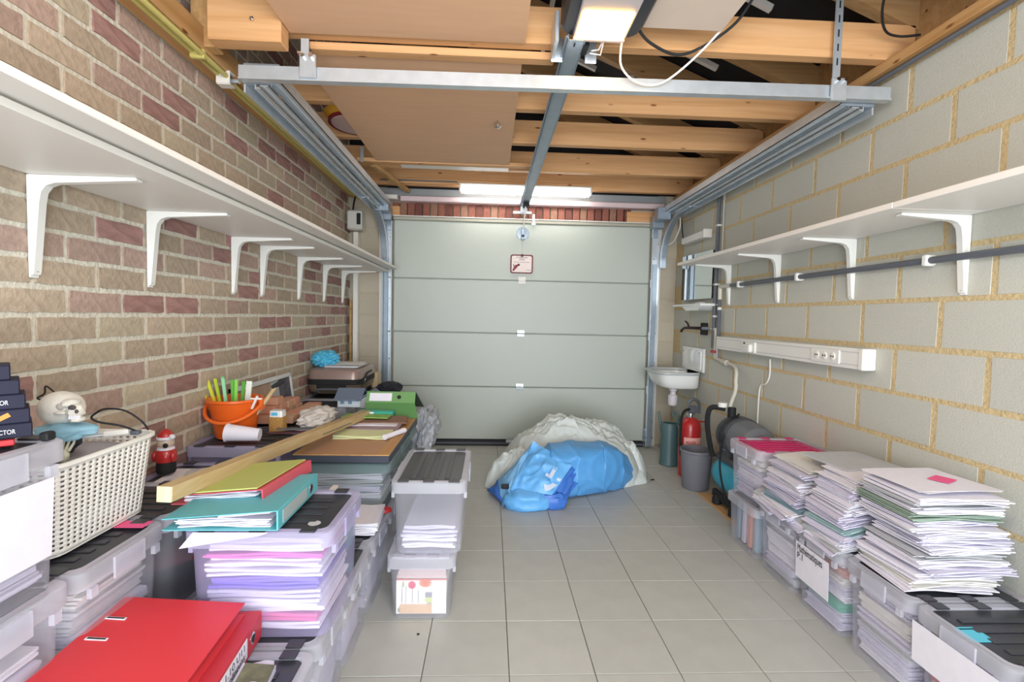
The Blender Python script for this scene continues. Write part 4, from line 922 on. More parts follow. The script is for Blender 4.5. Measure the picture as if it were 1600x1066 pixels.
a0 = ab_('clear aisle bin with black lid under the two red binders', .99, 1.318)
a1 = ab_('clear aisle bin under the violet tinted bin, near one', 1.328, 1.635)
a2 = ab_('clear aisle bin under the violet tinted bin, far one', 1.645, 1.945)
a3 = ab_('clear aisle bin with white paper block lying on its lid', 1.955, 2.265)
a4 = ab_('clear aisle bin under the green tinted bin', 2.275, 2.585)
a5 = ab_('clear aisle bin under the middle of the brown table top', 2.595, 2.905)
a6 = ab_('clear aisle bin under the far end of the brown table top', 2.915, 3.225)
a7 = ab_('clear aisle bin behind the table, near one of the last two', 3.235, 3.545)
a8 = ab_('clear aisle bin nearest the garage door on the left', 3.555, 3.865)
for t, (y0, y1), nm in ((a0, (.99, 1.318), 'the bin under the red binders'), (a1, (1.328, 1.635), 'the near bin below the violet bin'), (a2, (1.645, 1.945), 'the far bin below the violet bin'), (a3, (1.955, 2.265), 'the bin with the paper block on it'), (a4, (2.275, 2.585), 'the bin below the green tinted bin')):
    fill(t, AX0, AX1, y0, y1, 0, mixfill(4, .20), nm)
vb = storage_bin('violet tinted bin full of papers with pink and violet folders', -.838, -.428, 1.352, 1.69, H, .315, body=M_binv, rim=M_rimv)
fill(vb, -.838, -.428, 1.352, 1.69, H, [(.018, M_paper, None), (.02, M_pink, 'pink folder at the bottom of the violet tinted bin'), (.022, M_paper, None), (.02, M_paper, None), (.02, M_paperL, None), (.035, M_viol, 'violet folder in the middle of the violet tinted bin'), (.022, M_paper, None), (.024, M_paper, None), (.014, mat('magenta_card', '#e06bb4', .6), 'magenta folder high in the violet tinted bin'), (.02, M_paper, None), (.022, M_paperL, None)], 'the violet tinted bin', .035)
gb = storage_bin('green tinted bin of curved papers under the brown table top', AX0, AX1, 2.275, 2.585, H, .225, body=M_bing, rim=M_rimg, simple=True)
fill(gb, AX0, AX1, 2.275, 2.585, H, mixfill(5, .15), 'the green tinted bin')
gb2 = storage_bin('green tinted bin under the middle of the table top', AX0, AX1, 2.595, 2.905, H, .225, body=M_bing, rim=M_rimg, simple=True)
gb3 = storage_bin('green tinted bin under the far end of the table top', AX0, AX1, 2.915, 3.10, H, .225, body=M_bing, rim=M_rimg, simple=True)
single('red_pouch', blob((-.462, 2.75, .345), (.028, .06, .035), 3, .2, 2, 3), M_fire, 'small red pouch below the right edge of the brown table top', 'pouch')
single('red_ribbon', blob((-.47, 2.24, .33), (.03, .02, .016), 4, .3, 2, 3), M_fire, 'small red scrap by the foot of the green tinted bin', 'scrap')
bundle(-.56, 2.11, .318, .20, .22, .05, M_paper, 'thick white paper block on the lid of an aisle bin', None, rz=.1, n=8, jit=.006)
single('teal_folder', B().box(-.550, -.532, 1.71, 1.95, .318, .50, .003), M_teal, 'teal folder standing behind the violet tinted bin', 'folder')
single('olive_folder', B().box(-.585, -.560, 1.71, 1.93, .318, .53, .003), M_lime, 'olive folder standing behind the violet tinted bin', 'folder')
single('cream_folder', B().box(-.615, -.592, 1.71, 1.95, .318, .55, .003), M_paperC, 'cream folder standing behind the violet tinted bin', 'folder')
single('teal_note', B().box(-.522, -.485, 1.72, 1.79, .3135, .3145), M_teal, 'teal note on the black lid behind the violet tinted bin', 'note')

# free standing stack
s0 = storage_bin('clear bin with printed leaflet standing alone on the tiles', -.398, -.122, 1.925, 2.42, 0, .262, lid=M_rim, body=M_bin, ribs='y')
s1 = storage_bin('clear bin with grey ribbed lid on top of the leaflet bin', -.385, -.082, 1.925, 2.42, .270, .30, lid=M_lidg, ribs='y')
fill(s1, -.385, -.082, 1.925, 2.42, .27, mixfill(4, .085), 'the grey lidded bin')
lf = thing('leaflet', 'printed vegetable seed leaflet inside the lower stand alone bin', 'leaflet', (-.258, 1.953, .02))
part('sheet', B().box(-.360, -.158, 1.951, 1.954, .018, .162), mat('leaflet_white', '#efece6', .6), lf, False)
part('fold', B().add([(-.36, 1.954, .164), (-.158, 1.954, .164), (-.165, 1.99, .185), (-.355, 1.99, .185)], [(0, 1, 2, 3)]), mat('leaflet_blush', '#e7cfc9', .6), lf, False)
def lq(name, x0, x1, z0, z1, col): part(name, B().box(x0, x1, 1.9495, 1.951, z0, z1), mat('print_'+col.strip('#'), col, .6), lf, False)
lq('red_line', -.36, -.158, .158, .163, '#d8706c'); lq('photo_strip', -.345, -.215, .02, .058, '#d9b592'); lq('photo_plate', -.243, -.215, .088, .108, '#8d8a9a'); lq('photo_herbs', -.243, -.215, .064, .086, '#c9cf8a'); lq('text_column', -.338, -.336, .062, .128, '#777777'); lq('text_column', -.322, -.3205, .062, .135, '#777777'); lq('text_column', -.296, -.294, .062, .12, '#777777'); lq('text_column', -.272, -.270, .062, .118, '#777777'); lq('fold_line', -.214, -.165, .082, .083, '#c2c2c2'); lq('photo_herbs', -.336, -.328, .13, .15, '#aab07a')
part('round_sticker', B().lathe([(.0155, 0), (.0155, .0012)], 20, M=T(-.297, 1.951, .138, 0, PI/2)), mat('sticker_pink', '#d24f6a', .6), lf)
fb_ = B()
for k in range(12):
    a = 2*PI*k/12; fb_.add([(-.243, 1.9500-.0002*k, .147), (-.243+.030*math.cos(a-.2)*.6, 1.9498-.0002*k, .147+.03*math.sin(a-.2)*.6), (-.243+.030*math.cos(a), 1.9498-.0002*k, .147+.030*math.sin(a)*.55), (-.243+.03*math.cos(a+.2)*.6, 1.9498-.0002*k, .147+.03*math.sin(a+.2)*.6)], [(0, 1, 2, 3)])
part('leaf_picture', fb_, mat('leaf_orange', '#e0703f', .6), lf, False)
part('plate_picture', B().lathe([(.012, 0), (.012, .0012)], 16, M=T(-.342, 1.951, .034, 0, PI/2)), mat('plate_green', '#8f9a78', .6), lf)
part('plate_picture', B().lathe([(.012, 0), (.012, .0012)], 16, M=T(-.226, 1.951, .052, 0, PI/2)), mat('plate_grey', '#8d93a0', .6), lf)
single('paper_stack', sheets(.19, .40, .09, 10, 8, 0, .004, .01).xf(T(-.258, 2.20, .018)), M_paperC, 'cream papers behind the leaflet in the lower stand alone bin', 'papers')

# ---------------------------------------------------------------- binders on the left
def binder(name, label, m, M, th=.075, w=.29, l=.32, papers=True, splay=0, label_m=None, ring=True, label_text=None):
    """lever arch binder lying flat: local x from fore edge (0) to spine (w), y length, z thickness"""
    t = thing(name, label, 'binder', tuple(M.translation)); A = Matrix.Translation(-Vector(M.translation)) @ M
    def P(nm, b, mm, par=t):
        me = b.xf(A).mesh(nm); shade(me); return link(nm, me, mm, par)
    P('back_cover', B().box(0, w, 0, l, 0, .0025), m)
    top = B().add([(0, 0, th+splay), (w, 0, th-.0025), (w, l, th-.0025), (0, l, th+splay), (0, 0, th+splay+.0025), (w, 0, th), (w, l, th), (0, l, th+splay+.0025)], [(3,2,1,0),(4,5,6,7),(0,1,5,4),(1,2,6,5),(2,3,7,6),(3,0,4,7)])
    P('front_cover', top, m)
    sp = P('spine', B().box(w-.002, w+.003, 0, l, 0, th, .001), m)
    if papers:
        P('papers', sheets(w-.05, l-.03, max(.012, th*.80+splay*.9), 7, R.randrange(999), 0, .005, .015).xf(T(w/2+.0, l/2, .004)), M_paper)
        P('sleeve', sheets(w-.16, l-.02, th*.12, 2, R.randrange(999), 0, .004, .01).xf(T(w/2+.06, l/2, th*.8+splay*.35, 0, 0, math.atan2(splay, w))), M_paperL)
    if ring:
        P('finger_ring', B().lathe([(.016, 0), (.016, .002), (.011, .003), (.011, 0)], 20, M=T(w+.002, l*.80, th/2, 0, 0, PI/2), cap0=False, cap1=False), M_chrome, sp)
        P('finger_hole', B().lathe([(.011, 0), (.011, .0018)], 20, M=T(w+.002, l*.80, th/2, 0, 0, PI/2)), M_blackm, sp)
    if label_m:
        lp = P('spine_label', B().box(w+.0025, w+.0042, l*.1, l*.68, th*.16, th*.84), label_m, sp)
        if label_text:
            for k, s in enumerate(label_text):
                cu = frame((w+.0045, l*.39, th*(.64-.3*k)), (0, 1, 0), (0, 0, 1))
                text('lettering', s, .024, M @ cu, M_ink, lp, .15)
    return t
def rad(d): return d*PI/180
b_ = binder('lever_arch_binder', 'lower red binder with handwritten spine label at the bottom left', M_redd, T(-.914, 1.022, .318, rad(5)), .074, .312, .322, label_m=M_paper, label_text=('13.1.10 U11', 'Psycholinguist'))
t = binder('lever_arch_binder', 'upper red binder with two slots in its cover at the bottom left', M_red, T(-.640, 1.020, .3935, rad(4)) @ Matrix.Scale(-1, 4, (1, 0, 0)), .066, .304, .328, ring=False, splay=-.034)
for k, (x, y) in enumerate(((-.925, 1.235), (-.912, 1.158))):
    zs = .4595-.117*(x+.945)
    part('slot', B().box(-.024, .024, -.0045, .0045, -.001, .0012, .0003).xf(T(x, y, zs, rad(4), 0, .117)), M_paper, t); part('slot_gap', B().box(-.020, .020, -.0022, .0022, .0010, .0017).xf(T(x, y, zs, rad(4), 0, .117)), M_blackm, t)
single('paper_bundle', sheets(.075, .26, .030, 5, 41, 0, .004, .02).xf(T(-.552, 1.10, .317, rad(6))), M_paperL, 'papers beside the red binders under the olive printed cover', 'papers')
pc = thing('photo_folder', 'folder with olive printed cover and round spiral mark beside the red binders', 'folder', (-.55, 1.08, .348))
part('cover', B().box(-.035, .035, -.11, .13, 0, .003).xf(T(-.545, 1.08, .351, rad(6), 0, rad(10))), mat('olive_print', '#6f6f52', .5, 0, 0, 30, .5), pc, False)
part('spiral_mark', B().lathe([(.018, 0), (.018, .001), (.012, .0012), (.012, 0)], 20, M=T(-.542, 1.13, .3545, rad(6), 0, rad(10))), M_paperG, pc)
ta = binder('lever_arch_binder', 'aqua lever arch binder on the violet tinted bin', M_aqua, T(-.882, 1.345, .632, rad(.5)), .056, .306, .320, splay=-.026, label_m=mat('aqua_label', '#a7b4b4', .5))
rs_ = binder('ring_binder', 'rose red ring binder lying on the aqua binder', M_rose, T(-.944, 1.483, .650, rad(-6.6), 0, rad(-4.0)), .040, .285, .30, splay=-.014, ring=False)
single('lime_folder', B().box(0.03, .27, 0, .29, 0, .004).xf(T(-.944, 1.483, .6795, rad(-6.6), 0, rad(-6.8))), M_lime, 'lime green folder on top of the rose red binder', 'folder')
single('loose_sheet', B().add([(-.80, 1.345, .6265), (-.60, 1.345, .6265), (-.62, 1.335, .622), (-.82, 1.318, .595), (-.80, 1.345, .6275), (-.60, 1.345, .6275), (-.62, 1.334, .623), (-.82, 1.317, .596)], [(0,1,2,3),(7,6,5,4),(0,4,5,1),(1,5,6,2),(2,6,7,3),(3,7,4,0)]), M_paper, 'loose white sheet poking out under the aqua binder', 'paper', smooth=False)
vl = vb
part('sticker', B().lathe([(.018, 0), (.018, .001)], 18, (-.50, 1.42, .6215)), M_paperG, vb)
# long timber
lt = thing('timber_batten', 'long planed timber lying from the binders to the table', 'timber', (-.9, 2.1, .64))
p0 = Vector((-.893, 1.375, .722)); ax = Vector((-.845, 2.96, .632))-p0; Lb = ax.length; ax.normalize()
Mb = frame(p0, (1, -.1, 0), ax) 
part('batten', B().box(-.022, .022, 0, Lb, -.022, .022, .002).xf(Mb), M_beam, lt, False)
part('end_face', B().box(-.0215, .0215, -.001, .0, -.0215, .0215).xf(Mb), M_end, lt, False)
part('gap_shade', B().box(.0222, .0226, .95, 1.30, -.010, -.005).xf(Mb), M_gpipe, lt, False)  # dark stripe painted for the shaded gap between timber and table

# table top and what lies on it
tt = thing('table_top', 'brown table top with dark edge lying on bins', 'table', (-.67, 2.66, .545))
part('slab', B().box(-.888, -.452, 2.243, 3.09, .548, .582, .003), M_slate, tt, False)
part('top_panel', B().box(-.86, -.505, 2.255, 3.07, .582, .584), M_tableT, tt, False)
part('edge_strip', B().box(-.505, -.452, 2.243, 3.09, .582, .588, .001), M_tableE, tt, False)
part('edge_strip', B().box(-.888, -.86, 2.243, 3.09, .582, .588, .001), M_tableE, tt, False)
part('edge_strip', B().box(-.86, -.505, 2.243, 2.256, .582, .587, .001), M_tableE, tt, False)
zt = .589
single('exercise_book', sheets(.285, .15, .018, 4, 3, 0, .004, .03).xf(T(-.66, 2.60, zt-.004, -.03)), mat('pale_lime', '#dfe3b2', .7), 'pale lime exercise books at the near end of the table pile', 'book')
single('rolled_paper', B().tube([(-.53, 2.505, zt+.014), (-.455, 2.66, zt+.016)], .014, 12), M_paper, 'rolled white paper at the right end of the table pile', 'paper')
for k, (x, y, m, lb) in enumerate(((-.67, 2.70, M_paperG, 'grey magazine'), (-.64, 2.77, mat('mauve_print', '#a58d95', .6), 'mauve magazine'), (-.66, 2.83, M_paper, 'white booklet'), (-.62, 2.88, mat('brown_print', '#8d6a58', .6), 'brown covered magazine'))):
    single('magazine', sheets(.29, .17, .010, 3, k+20, .002, .004, .05).xf(T(x, y, zt+.001+.0065*k, .06*(k-1.5), rad(2))), m, lb+' in the pile on the brown table top', 'magazine')
single('green_booklet', B().box(-.15, .12, -.05, .05, 0, .006).xf(T(-.70, 2.90, zt+.038, -.08)), mat('leaf_green', '#86b455', .6), 'leaf green booklet on the far part of the table pile', 'book')
for k in range(3):
    single('teal_folder', B().box(-.79, -.575, 2.955, 3.02, zt+.019*k, zt+.018+.019*k, .003), (mat('teal_a', '#29a08a', .4), mat('teal_b', '#1f8f80', .4), mat('teal_c', '#35ac95', .4))[k], ('bottom', 'middle', 'top')[k]+' teal folder of the three before the green binder', 'folder', 'teal folders before the green binder')
single('folder_label', B().box(-.785, -.69, 2.953, 2.955, zt+.041, zt+.054), M_paper, 'white paper label on the top teal folder', 'label')
gb_ = thing('lever_arch_binder', 'green lever arch binder standing tented at the table end', 'binder', (-.6, 3.1, .589))
x0, x1 = -.775, -.468
def qd(nm, pts, m, th=.003):
    a, b2, c2, d2 = [Vector(p) for p in pts]; n = (b2-a).cross(d2-a).normalized()*th
    b = B().add([tuple(q) for q in (a, b2, c2, d2, a+n, b2+n, c2+n, d2+n)], [(3,2,1,0),(4,5,6,7),(0,1,5,4),(1,2,6,5),(2,3,7,6),(3,0,4,7)]); return part(nm, b, m, gb_, False)
qd('front_cover', [(x0+.01, 3.035, .590), (x1+.03, 3.035, .590), (x1, 3.105, .672), (x0, 3.105, .672)], M_greend)
sp = qd('spine', [(x0, 3.105, .672), (x1, 3.105, .672), (x1, 3.14, .738), (x0, 3.14, .738)], M_green)
qd('back_cover', [(x0, 3.14, .738), (x1, 3.14, .738), (x1+.04, 3.235, .626), (x0+.01, 3.235, .626)], mat('binder_dark_inside', '#2c3a2c', .6))
part('spine_label', B().add([(x0+.02, 3.1055, .684), (x0+.16, 3.1055, .684), (x0+.16, 3.131, .730), (x0+.02, 3.131, .730)], [(0, 1, 2, 3)]), M_paper, sp, False)
part('finger_hole', B().lathe([(.013, 0), (.013, .002)], 16, M=T(x0+.205, 3.1205, .707, 0, rad(62))), M_blackm, sp)

# on the wall row: bucket and its tools, cup, jar, picture, blocks, house, suitcase
zb = .641
bk = thing('bucket', 'orange bucket full of tools on a black lid by the brick wall', 'bucket', (-1.200, 2.35, zb))
c = (-1.200, 2.36, zb)
part('body', B().lathe([(.082, .0), (.085, .005), (.112, .165), (.116, .17), (.122, .172), (.122, .182), (.112, .183), (.108, .17), (.082, .012), (.0, .010)], 32, c), M_orange, bk, ang=.9)
hd = [(-1.200+.124*math.cos(a), 2.36+.124*math.sin(a), zb+.16-.075*math.sin(-a) if a < 0 else zb+.16) for a in [PI+PI*k/14 for k in range(15)] for a in (a-2*PI,)]
part('handle', B().tube(hd, .008, 8), M_orange2, bk)
for x in (-1.318, -1.077): part('handle_lug', B().box(x-.008, x+.008, 2.34, 2.38, zb+.13, zb+.18, .004), M_orange, bk)
toolsp = ((-1.262, 2.34, -.095, .01, .115, '#c7c22e', 'outermost olive yellow'), (-1.255, 2.36, -.078, .01, .135, '#d4d943', 'second, lime yellow'), (-1.25, 2.37, -.060, .02, .142, '#b9d23a', 'third, yellow green'), (-1.238, 2.38, -.042, .02, .150, '#7fd08a', 'fourth, mint'), (-1.225, 2.35, -.026, .0, .148, '#9be0b0', 'fifth, pale mint'), (-1.212, 2.37, -.012, .01, .138, '#66b848', 'sixth, grass green'), (-1.20, 2.36, .0, .01, .142, '#8ed65b', 'seventh, bright green'), (-1.19, 2.38, .010, .02, .130, '#57a83f', 'eighth, dark green'), (-1.175, 2.40, .012, .02, .128, '#f0efe8', 'ninth, white'))
for x, y, dx, dy, L, colr, nm in toolsp:
    single('plastic_stick', B().sweep([(x, y, zb+.03), (x+dx, y+dy, zb+.125+L)], .006, .026 if 'white' in nm else .014, (.0, 1, 0)), mat('stick_'+colr.strip('#'), colr, .5), 'flat stick standing in the orange bucket, %s from the left' % nm, 'stick', 'sticks in the bucket')
hm = thing('hammer', 'wooden handled hammer sticking out of the orange bucket', 'hammer', (-1.08, 2.36, zb+.05))
part('handle', B().tube([(-1.12, 2.36, zb+.08), (-1.02, 2.38, zb+.235)], .009, 8), M_beam, hm)
part('head', B().box(-.03, .03, -.01, .01, -.01, .01, .003).xf(T(-1.012, 2.38, zb+.245, 0, 0, -.6)), M_blackm, hm)
single('white_tool', B().tube([(-1.10, 2.31, zb+.14), (-1.07, 2.30, zb+.20)], .006, 8).box(-1.10, -1.05, 2.297, 2.305, zb+.185, zb+.192), M_plast, 'white plastic cross handle in the orange bucket', 'tool')
single('paper_cup', B().lathe([(.0, .002), (.027, .0), (.038, .135), (.041, .135), (.041, .14), (.036, .14)], 22, M=T(-1.02, 2.215, zb+.041, .1, 0, -PI/2+.09)), M_paper, 'white paper cup lying before the orange bucket', 'cup')
jr = thing('jar', 'jar of corn kernels with a pale lid beside the orange bucket', 'jar', (-1.055, 2.52, zb))
jx, jy = -1.045, 2.46
part('glass', B().loft([rrect(jx-.034, jx+.034, jy-.03, jy+.03, .008, zb), rrect(jx-.034, jx+.034, jy-.03, jy+.03, .008, zb+.075)]), M_cork, jr)
part('lid', B().loft([rrect(jx-.032, jx+.032, jy-.028, jy+.028, .008, zb+.075), rrect(jx-.03, jx+.03, jy-.026, jy+.026, .008, zb+.105)]), M_cer, jr)
part('lid_label', B().box(jx-.02, jx+.01, jy-.0285, jy-.0275, zb+.082, zb+.098), M_lbag, jr)
for k in range(3):
    single('saw_blade', B().box(-.11, .10, -.016, .016, 0, .003).add([(-.1+.02*i, -.016, 0) for i in range(10)]+[(-.09+.02*i, -.024, 0) for i in range(9)], [(i, i+1, 10+i) for i in range(9)]).xf(T(-.945+.02*k, 2.33+.03*k, zb+.008+.01*k, .25, 0, .02)), (M_blackm, mat('blade_maroon', '#5c2b33', .5), M_gpipe)[k], ('lowest black', 'middle maroon', 'top grey')[k]+' saw blade beside the paper cup', 'blade')
st = thing('santa_figurine', 'small santa figurine with black boots behind the woven basket', 'figurine', (-1.245, 1.93, .602))
c = (-1.245, 1.93, .602)
part('boots', B().lathe([(.030, 0), (.034, .012), (.033, .045), (.022, .055)], 16, c), M_blackm, st)
part('coat', B().lathe([(.034, .045), (.038, .062), (.034, .085), (.02, .10)], 16, c), M_fire, st)
for dx in (-.034, .034): part('arm', blob((c[0]+dx, c[1]-.012, c[2]+.065), (.012, .014, .022), 2, .05, 2, 2), M_fire, st)
part('head', blob((c[0], c[1], c[2]+.118), (.030, .028, .026), 1, .03, 2, 3), mat('santa_skin', '#cdb9a6', .5), st)
part('nose', blob((c[0]+.016, c[1]-.028, c[2]+.112), (.010, .007, .009), 1, .03, 2, 2), M_blackm, st)
part('hat_trim', B().lathe([(.029, .130), (.032, .134), (.030, .142), (.024, .142)], 16, c), M_paper, st)
part('hat', B().lathe([(.028, .138), (.027, .148), (.018, .162), (.006, .170), (.0, .171)], 16, c), M_fire, st)
part('pompom', blob((c[0]+.030, c[1]-.01, c[2]+.142), (.011, .011, .011), 1, .1, 2, 2), M_paper, st)
part('collar', B().lathe([(.024, .088), (.03, .092), (.028, .10), (.02, .102)], 16, c), M_paper, st)
for k in range(4):
    bundle(-1.12+.02*k, 1.90, .5865+.004*k, .20, .20, .004, MP[k], 'loose papers under the santa figurine, %s sheet' % ('lowest', 'second', 'third', 'top')[k], 'papers under the santa figurine', rz=.2*k-.3, n=2) if k else bundle(-1.12, 1.91, .5865, .24, .24, .004, M_paper, 'loose papers under the santa figurine, %s sheet' % ('lowest', 'second', 'third', 'top')[k], 'papers under the santa figurine', rz=.1, n=2)

# woven basket
wbk = thing('woven_basket', 'white woven plastic basket with skeleton props by the brick wall', 'basket', (-1.17, 1.36, .626))
bx0, bx1, by0, by1, bz0, bz1 = -1.318, -1.015, 1.165, 1.545, .626, .862
def bwall():
    b = B(); ks = 6
    pts0 = rrect(bx0+.022, bx1-.022, by0+.022, by1-.022, .045, 0, ks); pts1 = rrect(bx0, bx1, by0, by1, .05, 0, ks)
    # resample the outline so cells are even
    def resamp(p, n):
        P = [Vector(q) for q in p]; P.append(P[0]); d = [0]
        for i in range(len(P)-1): d.append(d[-1]+(P[i+1]-P[i]).length)
        o = []; j = 0
        for k in range(n):
            s = d[-1]*k/n
            while d[j+1] < s: j += 1
            o.append(P[j].lerp(P[j+1], (s-d[j])/max(1e-9, d[j+1]-d[j])))
        return o
    N, Mz = 124, 37; a, c2 = resamp(pts0, N), resamp(pts1, N)
    def vt(i, j, off=0): 
        t = j/Mz; p = a[i % N].lerp(c2[i % N], t); return (p.x, p.y, bz0+.004+(bz1-bz0-.012)*t)
    b.v = [vt(i, j) for j in range(Mz+1) for i in range(N)]
    for j in range(Mz):
        for i in range(N):
            hole = 2 <= j < Mz-2 and j % 2 == 0 and i % 2 == 0
            if not hole: b.f.append((j*N+i, j*N+(i+1) % N, (j+1)*N+(i+1) % N, (j+1)*N+i))
    return b, a
bb, base = bwall()
me = None
o = part('weave', bb, M_basket, wbk, ang=1.2)
md = o.modifiers.new('thickness', 'SOLIDIFY'); md.thickness = .003
part('floor', B().loft([rrect(bx0+.022, bx1-.022, by0+.022, by1-.022, .045, bz0), rrect(bx0+.022, bx1-.022, by0+.022, by1-.022, .045, bz0+.005)]), M_basket, wbk)
part('rim', B().loft([rrect(bx0-.002, bx1+.002, by0-.002, by1+.002, .05, bz1-.014), rrect(bx0-.008, bx1+.008, by0-.008, by1+.008, .056, bz1-.010), rrect(bx0-.008, bx1+.008, by0-.008, by1+.008, .056, bz1-.002), rrect(bx0-.004, bx1+.004, by0-.004, by1+.004, .054, bz1), rrect(bx0+.003, bx1-.003, by0+.003, by1-.003, .048, bz1-.002), rrect(bx0+.003, bx1-.003, by0+.003, by1-.003, .048, bz1-.014)], False, False), M_basket, wbk)
single('grey_cloth', blob((-1.167, 1.36, .735), (.128, .165, .112), 4, .06, 2.2, 5, False, .634, .45), M_cloth, 'grey cloth filling the woven basket', 'cloth')
sk = thing('skull_prop', 'white plastic skull prop in clear wrap above the woven basket', 'skull', (-1.05, 1.25, .94))
sc_ = (-1.068, 1.265, .982)
part('cranium', blob(sc_, (.047, .047, .042), 2, .03, 1.5, 4), M_bone, sk)
part('brow', blob((sc_[0]+.036, sc_[1]-.018, sc_[2]+.016), (.017, .024, .012), 3, .15, 2.2, 3), M_bone, sk)
part('face', blob((sc_[0]+.046, sc_[1]-.016, sc_[2]-.004), (.017, .022, .019), 3, .2, 2.6, 3), M_bone, sk)
part('cheekbone', blob((sc_[0]+.030, sc_[1]-.042, sc_[2]-.004), (.014, .006, .005), 3, .1, 2, 3), M_bone, sk)
part('jaw', blob((sc_[0]+.052, sc_[1]-.018, sc_[2]-.024), (.014, .018, .007), 3, .15, 2.2, 3), M_bone, sk)
part('eye_socket', blob((sc_[0]+.052, sc_[1]-.033, sc_[2]+.008), (.009, .006, .0065), 2, 0, 1, 2), mat('socket_shadow', '#4d4748', .9), sk)
part('nose_cavity', blob((sc_[0]+.060, sc_[1]-.030, sc_[2]-.002), (.004, .004, .005), 2, 0, 1, 2), mat('socket_shadow', '#4d4748'), sk)
part('temple_hollow', blob((sc_[0]+.026, sc_[1]-.036, sc_[2]+.010), (.010, .006, .009), 2, .1, 1, 2), mat('socket_grey', '#b9b4ae', .9), sk)
for k in range(5): part('tooth', B().box(sc_[0]+.044+.004*k, sc_[0]+.0475+.004*k, sc_[1]-.036+.002*k, sc_[1]-.030+.002*k, sc_[2]-.021, sc_[2]-.013, .001), M_paper, sk)
part('cord', B().tube([(-1.085, 1.27, 1.017), (-1.109, 1.27, 1.036), (-1.113, 1.27, 1.017), (-1.130, 1.27, 1.006), (-1.118, 1.27, 1.002), (-1.085, 1.27, 1.016)], .0022, 6), M_blackm, sk)
single('blue_bag', blob((-1.055, 1.262, .926), (.066, .045, .022), 8, .3, 2.0, 4, False), milky('blue_film', '#a9dcf0', .7), 'pale blue plastic wrap under the skull prop', 'bag')
single('dark_mask', blob((-1.13, 1.30, .880), (.06, .045, .026), 5, .3, 2.2, 3, True), M_dark, 'dark cloth under the skull prop at the basket corner', 'cloth')
hn = thing('skeleton_hand', 'bony plastic skeleton hand inside the near corner of the woven basket', 'hand prop', (-1.055, 1.245, .85))
part('palm', blob((-1.056, 1.245, .866), (.020, .011, .017), 3, .2, 2, 3), M_bonea, hn)
for k in range(5):
    a = -.40+.20*k; L = (.030, .044, .048, .044, .036)[k]; p0_ = Vector((-1.070+.0075*k, 1.248, .878))
    q1 = p0_+Vector((math.sin(a)*L*.5, .006, math.cos(a)*L*.5)); q2 = q1+Vector((math.sin(a)*L*.5, -.002, math.cos(a)*L*.45))
    part('finger', B().tube([tuple(p0_), tuple(q1), tuple(q2)], .0036, 6, r2=.0022), M_bonea, hn)
wk = thing('whisk_wand', 'thin wand with pale handle and black wire loop on the basket', 'wand', (-1.1, 1.43, .86))
part('rod', B().tube([(-1.19, 1.37, .866), (-1.09, 1.435, .874)], .004, 6), M_galv, wk)
part('grip', B().tube([(-1.095, 1.432, .874), (-1.048, 1.462, .876)], .0105, 10), M_paperC, wk)
part('wire_loop', B().tube([(-1.03, 1.47, .875), (-1.055, 1.44, .898), (-1.098, 1.42, .912), (-1.115, 1.415, .925), (-1.106, 1.42, .938), (-1.08, 1.42, .950), (-1.028, 1.42, .946), (-.99, 1.43, .915), (-.985, 1.45, .885)], .0028, 6), M_blackm, wk)
part('clip', B().box(-1.045, -1.022, 1.46, 1.48, .866, .878, .002), M_gpipe, wk)
# boxed gadgets with lettering on the big bin
sp_l = ('bottom', 'second', 'middle', 'fourth', 'top'); zs_ = .964
ang_ = rad(43); ux, uy = math.cos(ang_), math.sin(ang_)
single('red_folder', B().box(-.20, -.02, .01, .10, 0, .014, .002).xf(T(-.955, 1.05, .947, ang_)), M_red, 'thin red folder under the stack of black boxes', 'folder')
for k, (sh_, wtxt) in enumerate(((0, 'SPECTOR'), (.003, 'FILMS'), (.009, 'SPECTOR'), (.017, 'SPECTOR'), (.030, 'SPECTOR'))):
    cx_, cy_ = -.950-sh_*ux, 1.055-sh_*uy; Mk = T(cx_, cy_, zs_, ang_)
    t = thing('black_box', 'slim black printed box, %s of the stack at the left picture edge' % sp_l[k], 'box', (cx_-.08, cy_-.04, zs_), 'slim black boxes')
    part('carton', B().box(-.30, 0, 0, .085, 0, .0295, .002).xf(Mk), mat('black_carton', '#1f1f33', .6, spec=.25), t, False)
    fr = lambda x, z: Mk @ frame((x, -.0006, z), (1, 0, 0), (0, 0, 1))
    if k != 1: text('lettering', wtxt, .013, fr(-(.044, 0, .044, .055, .046)[k], .0135), M_paper, t, .037)
    else:
        text('lettering', wtxt, .013, fr(-.072, .0135), M_paper, t, .034)
        part('flame_mark', B().box(-.011, .011, -.0004, .0004, -.0045, .0045).xf(Mk @ T(-.040, -.0006, .0145, 0, 0, -.5)), mat('flame_orange', '#d98a3a', .6), t)
    if k == 0: part('green_mark', B().box(-.082, -.069, -.0008, 0, .006, .020).xf(Mk), mat('mark_green', '#a9cf3a', .6), t)
    zs_ += .0302
single('small_black_box', B().box(-.958, -.940, 1.075, 1.10, .947, .966, .003), M_blackm, 'small black clip on the lid beside the black boxes', 'box')

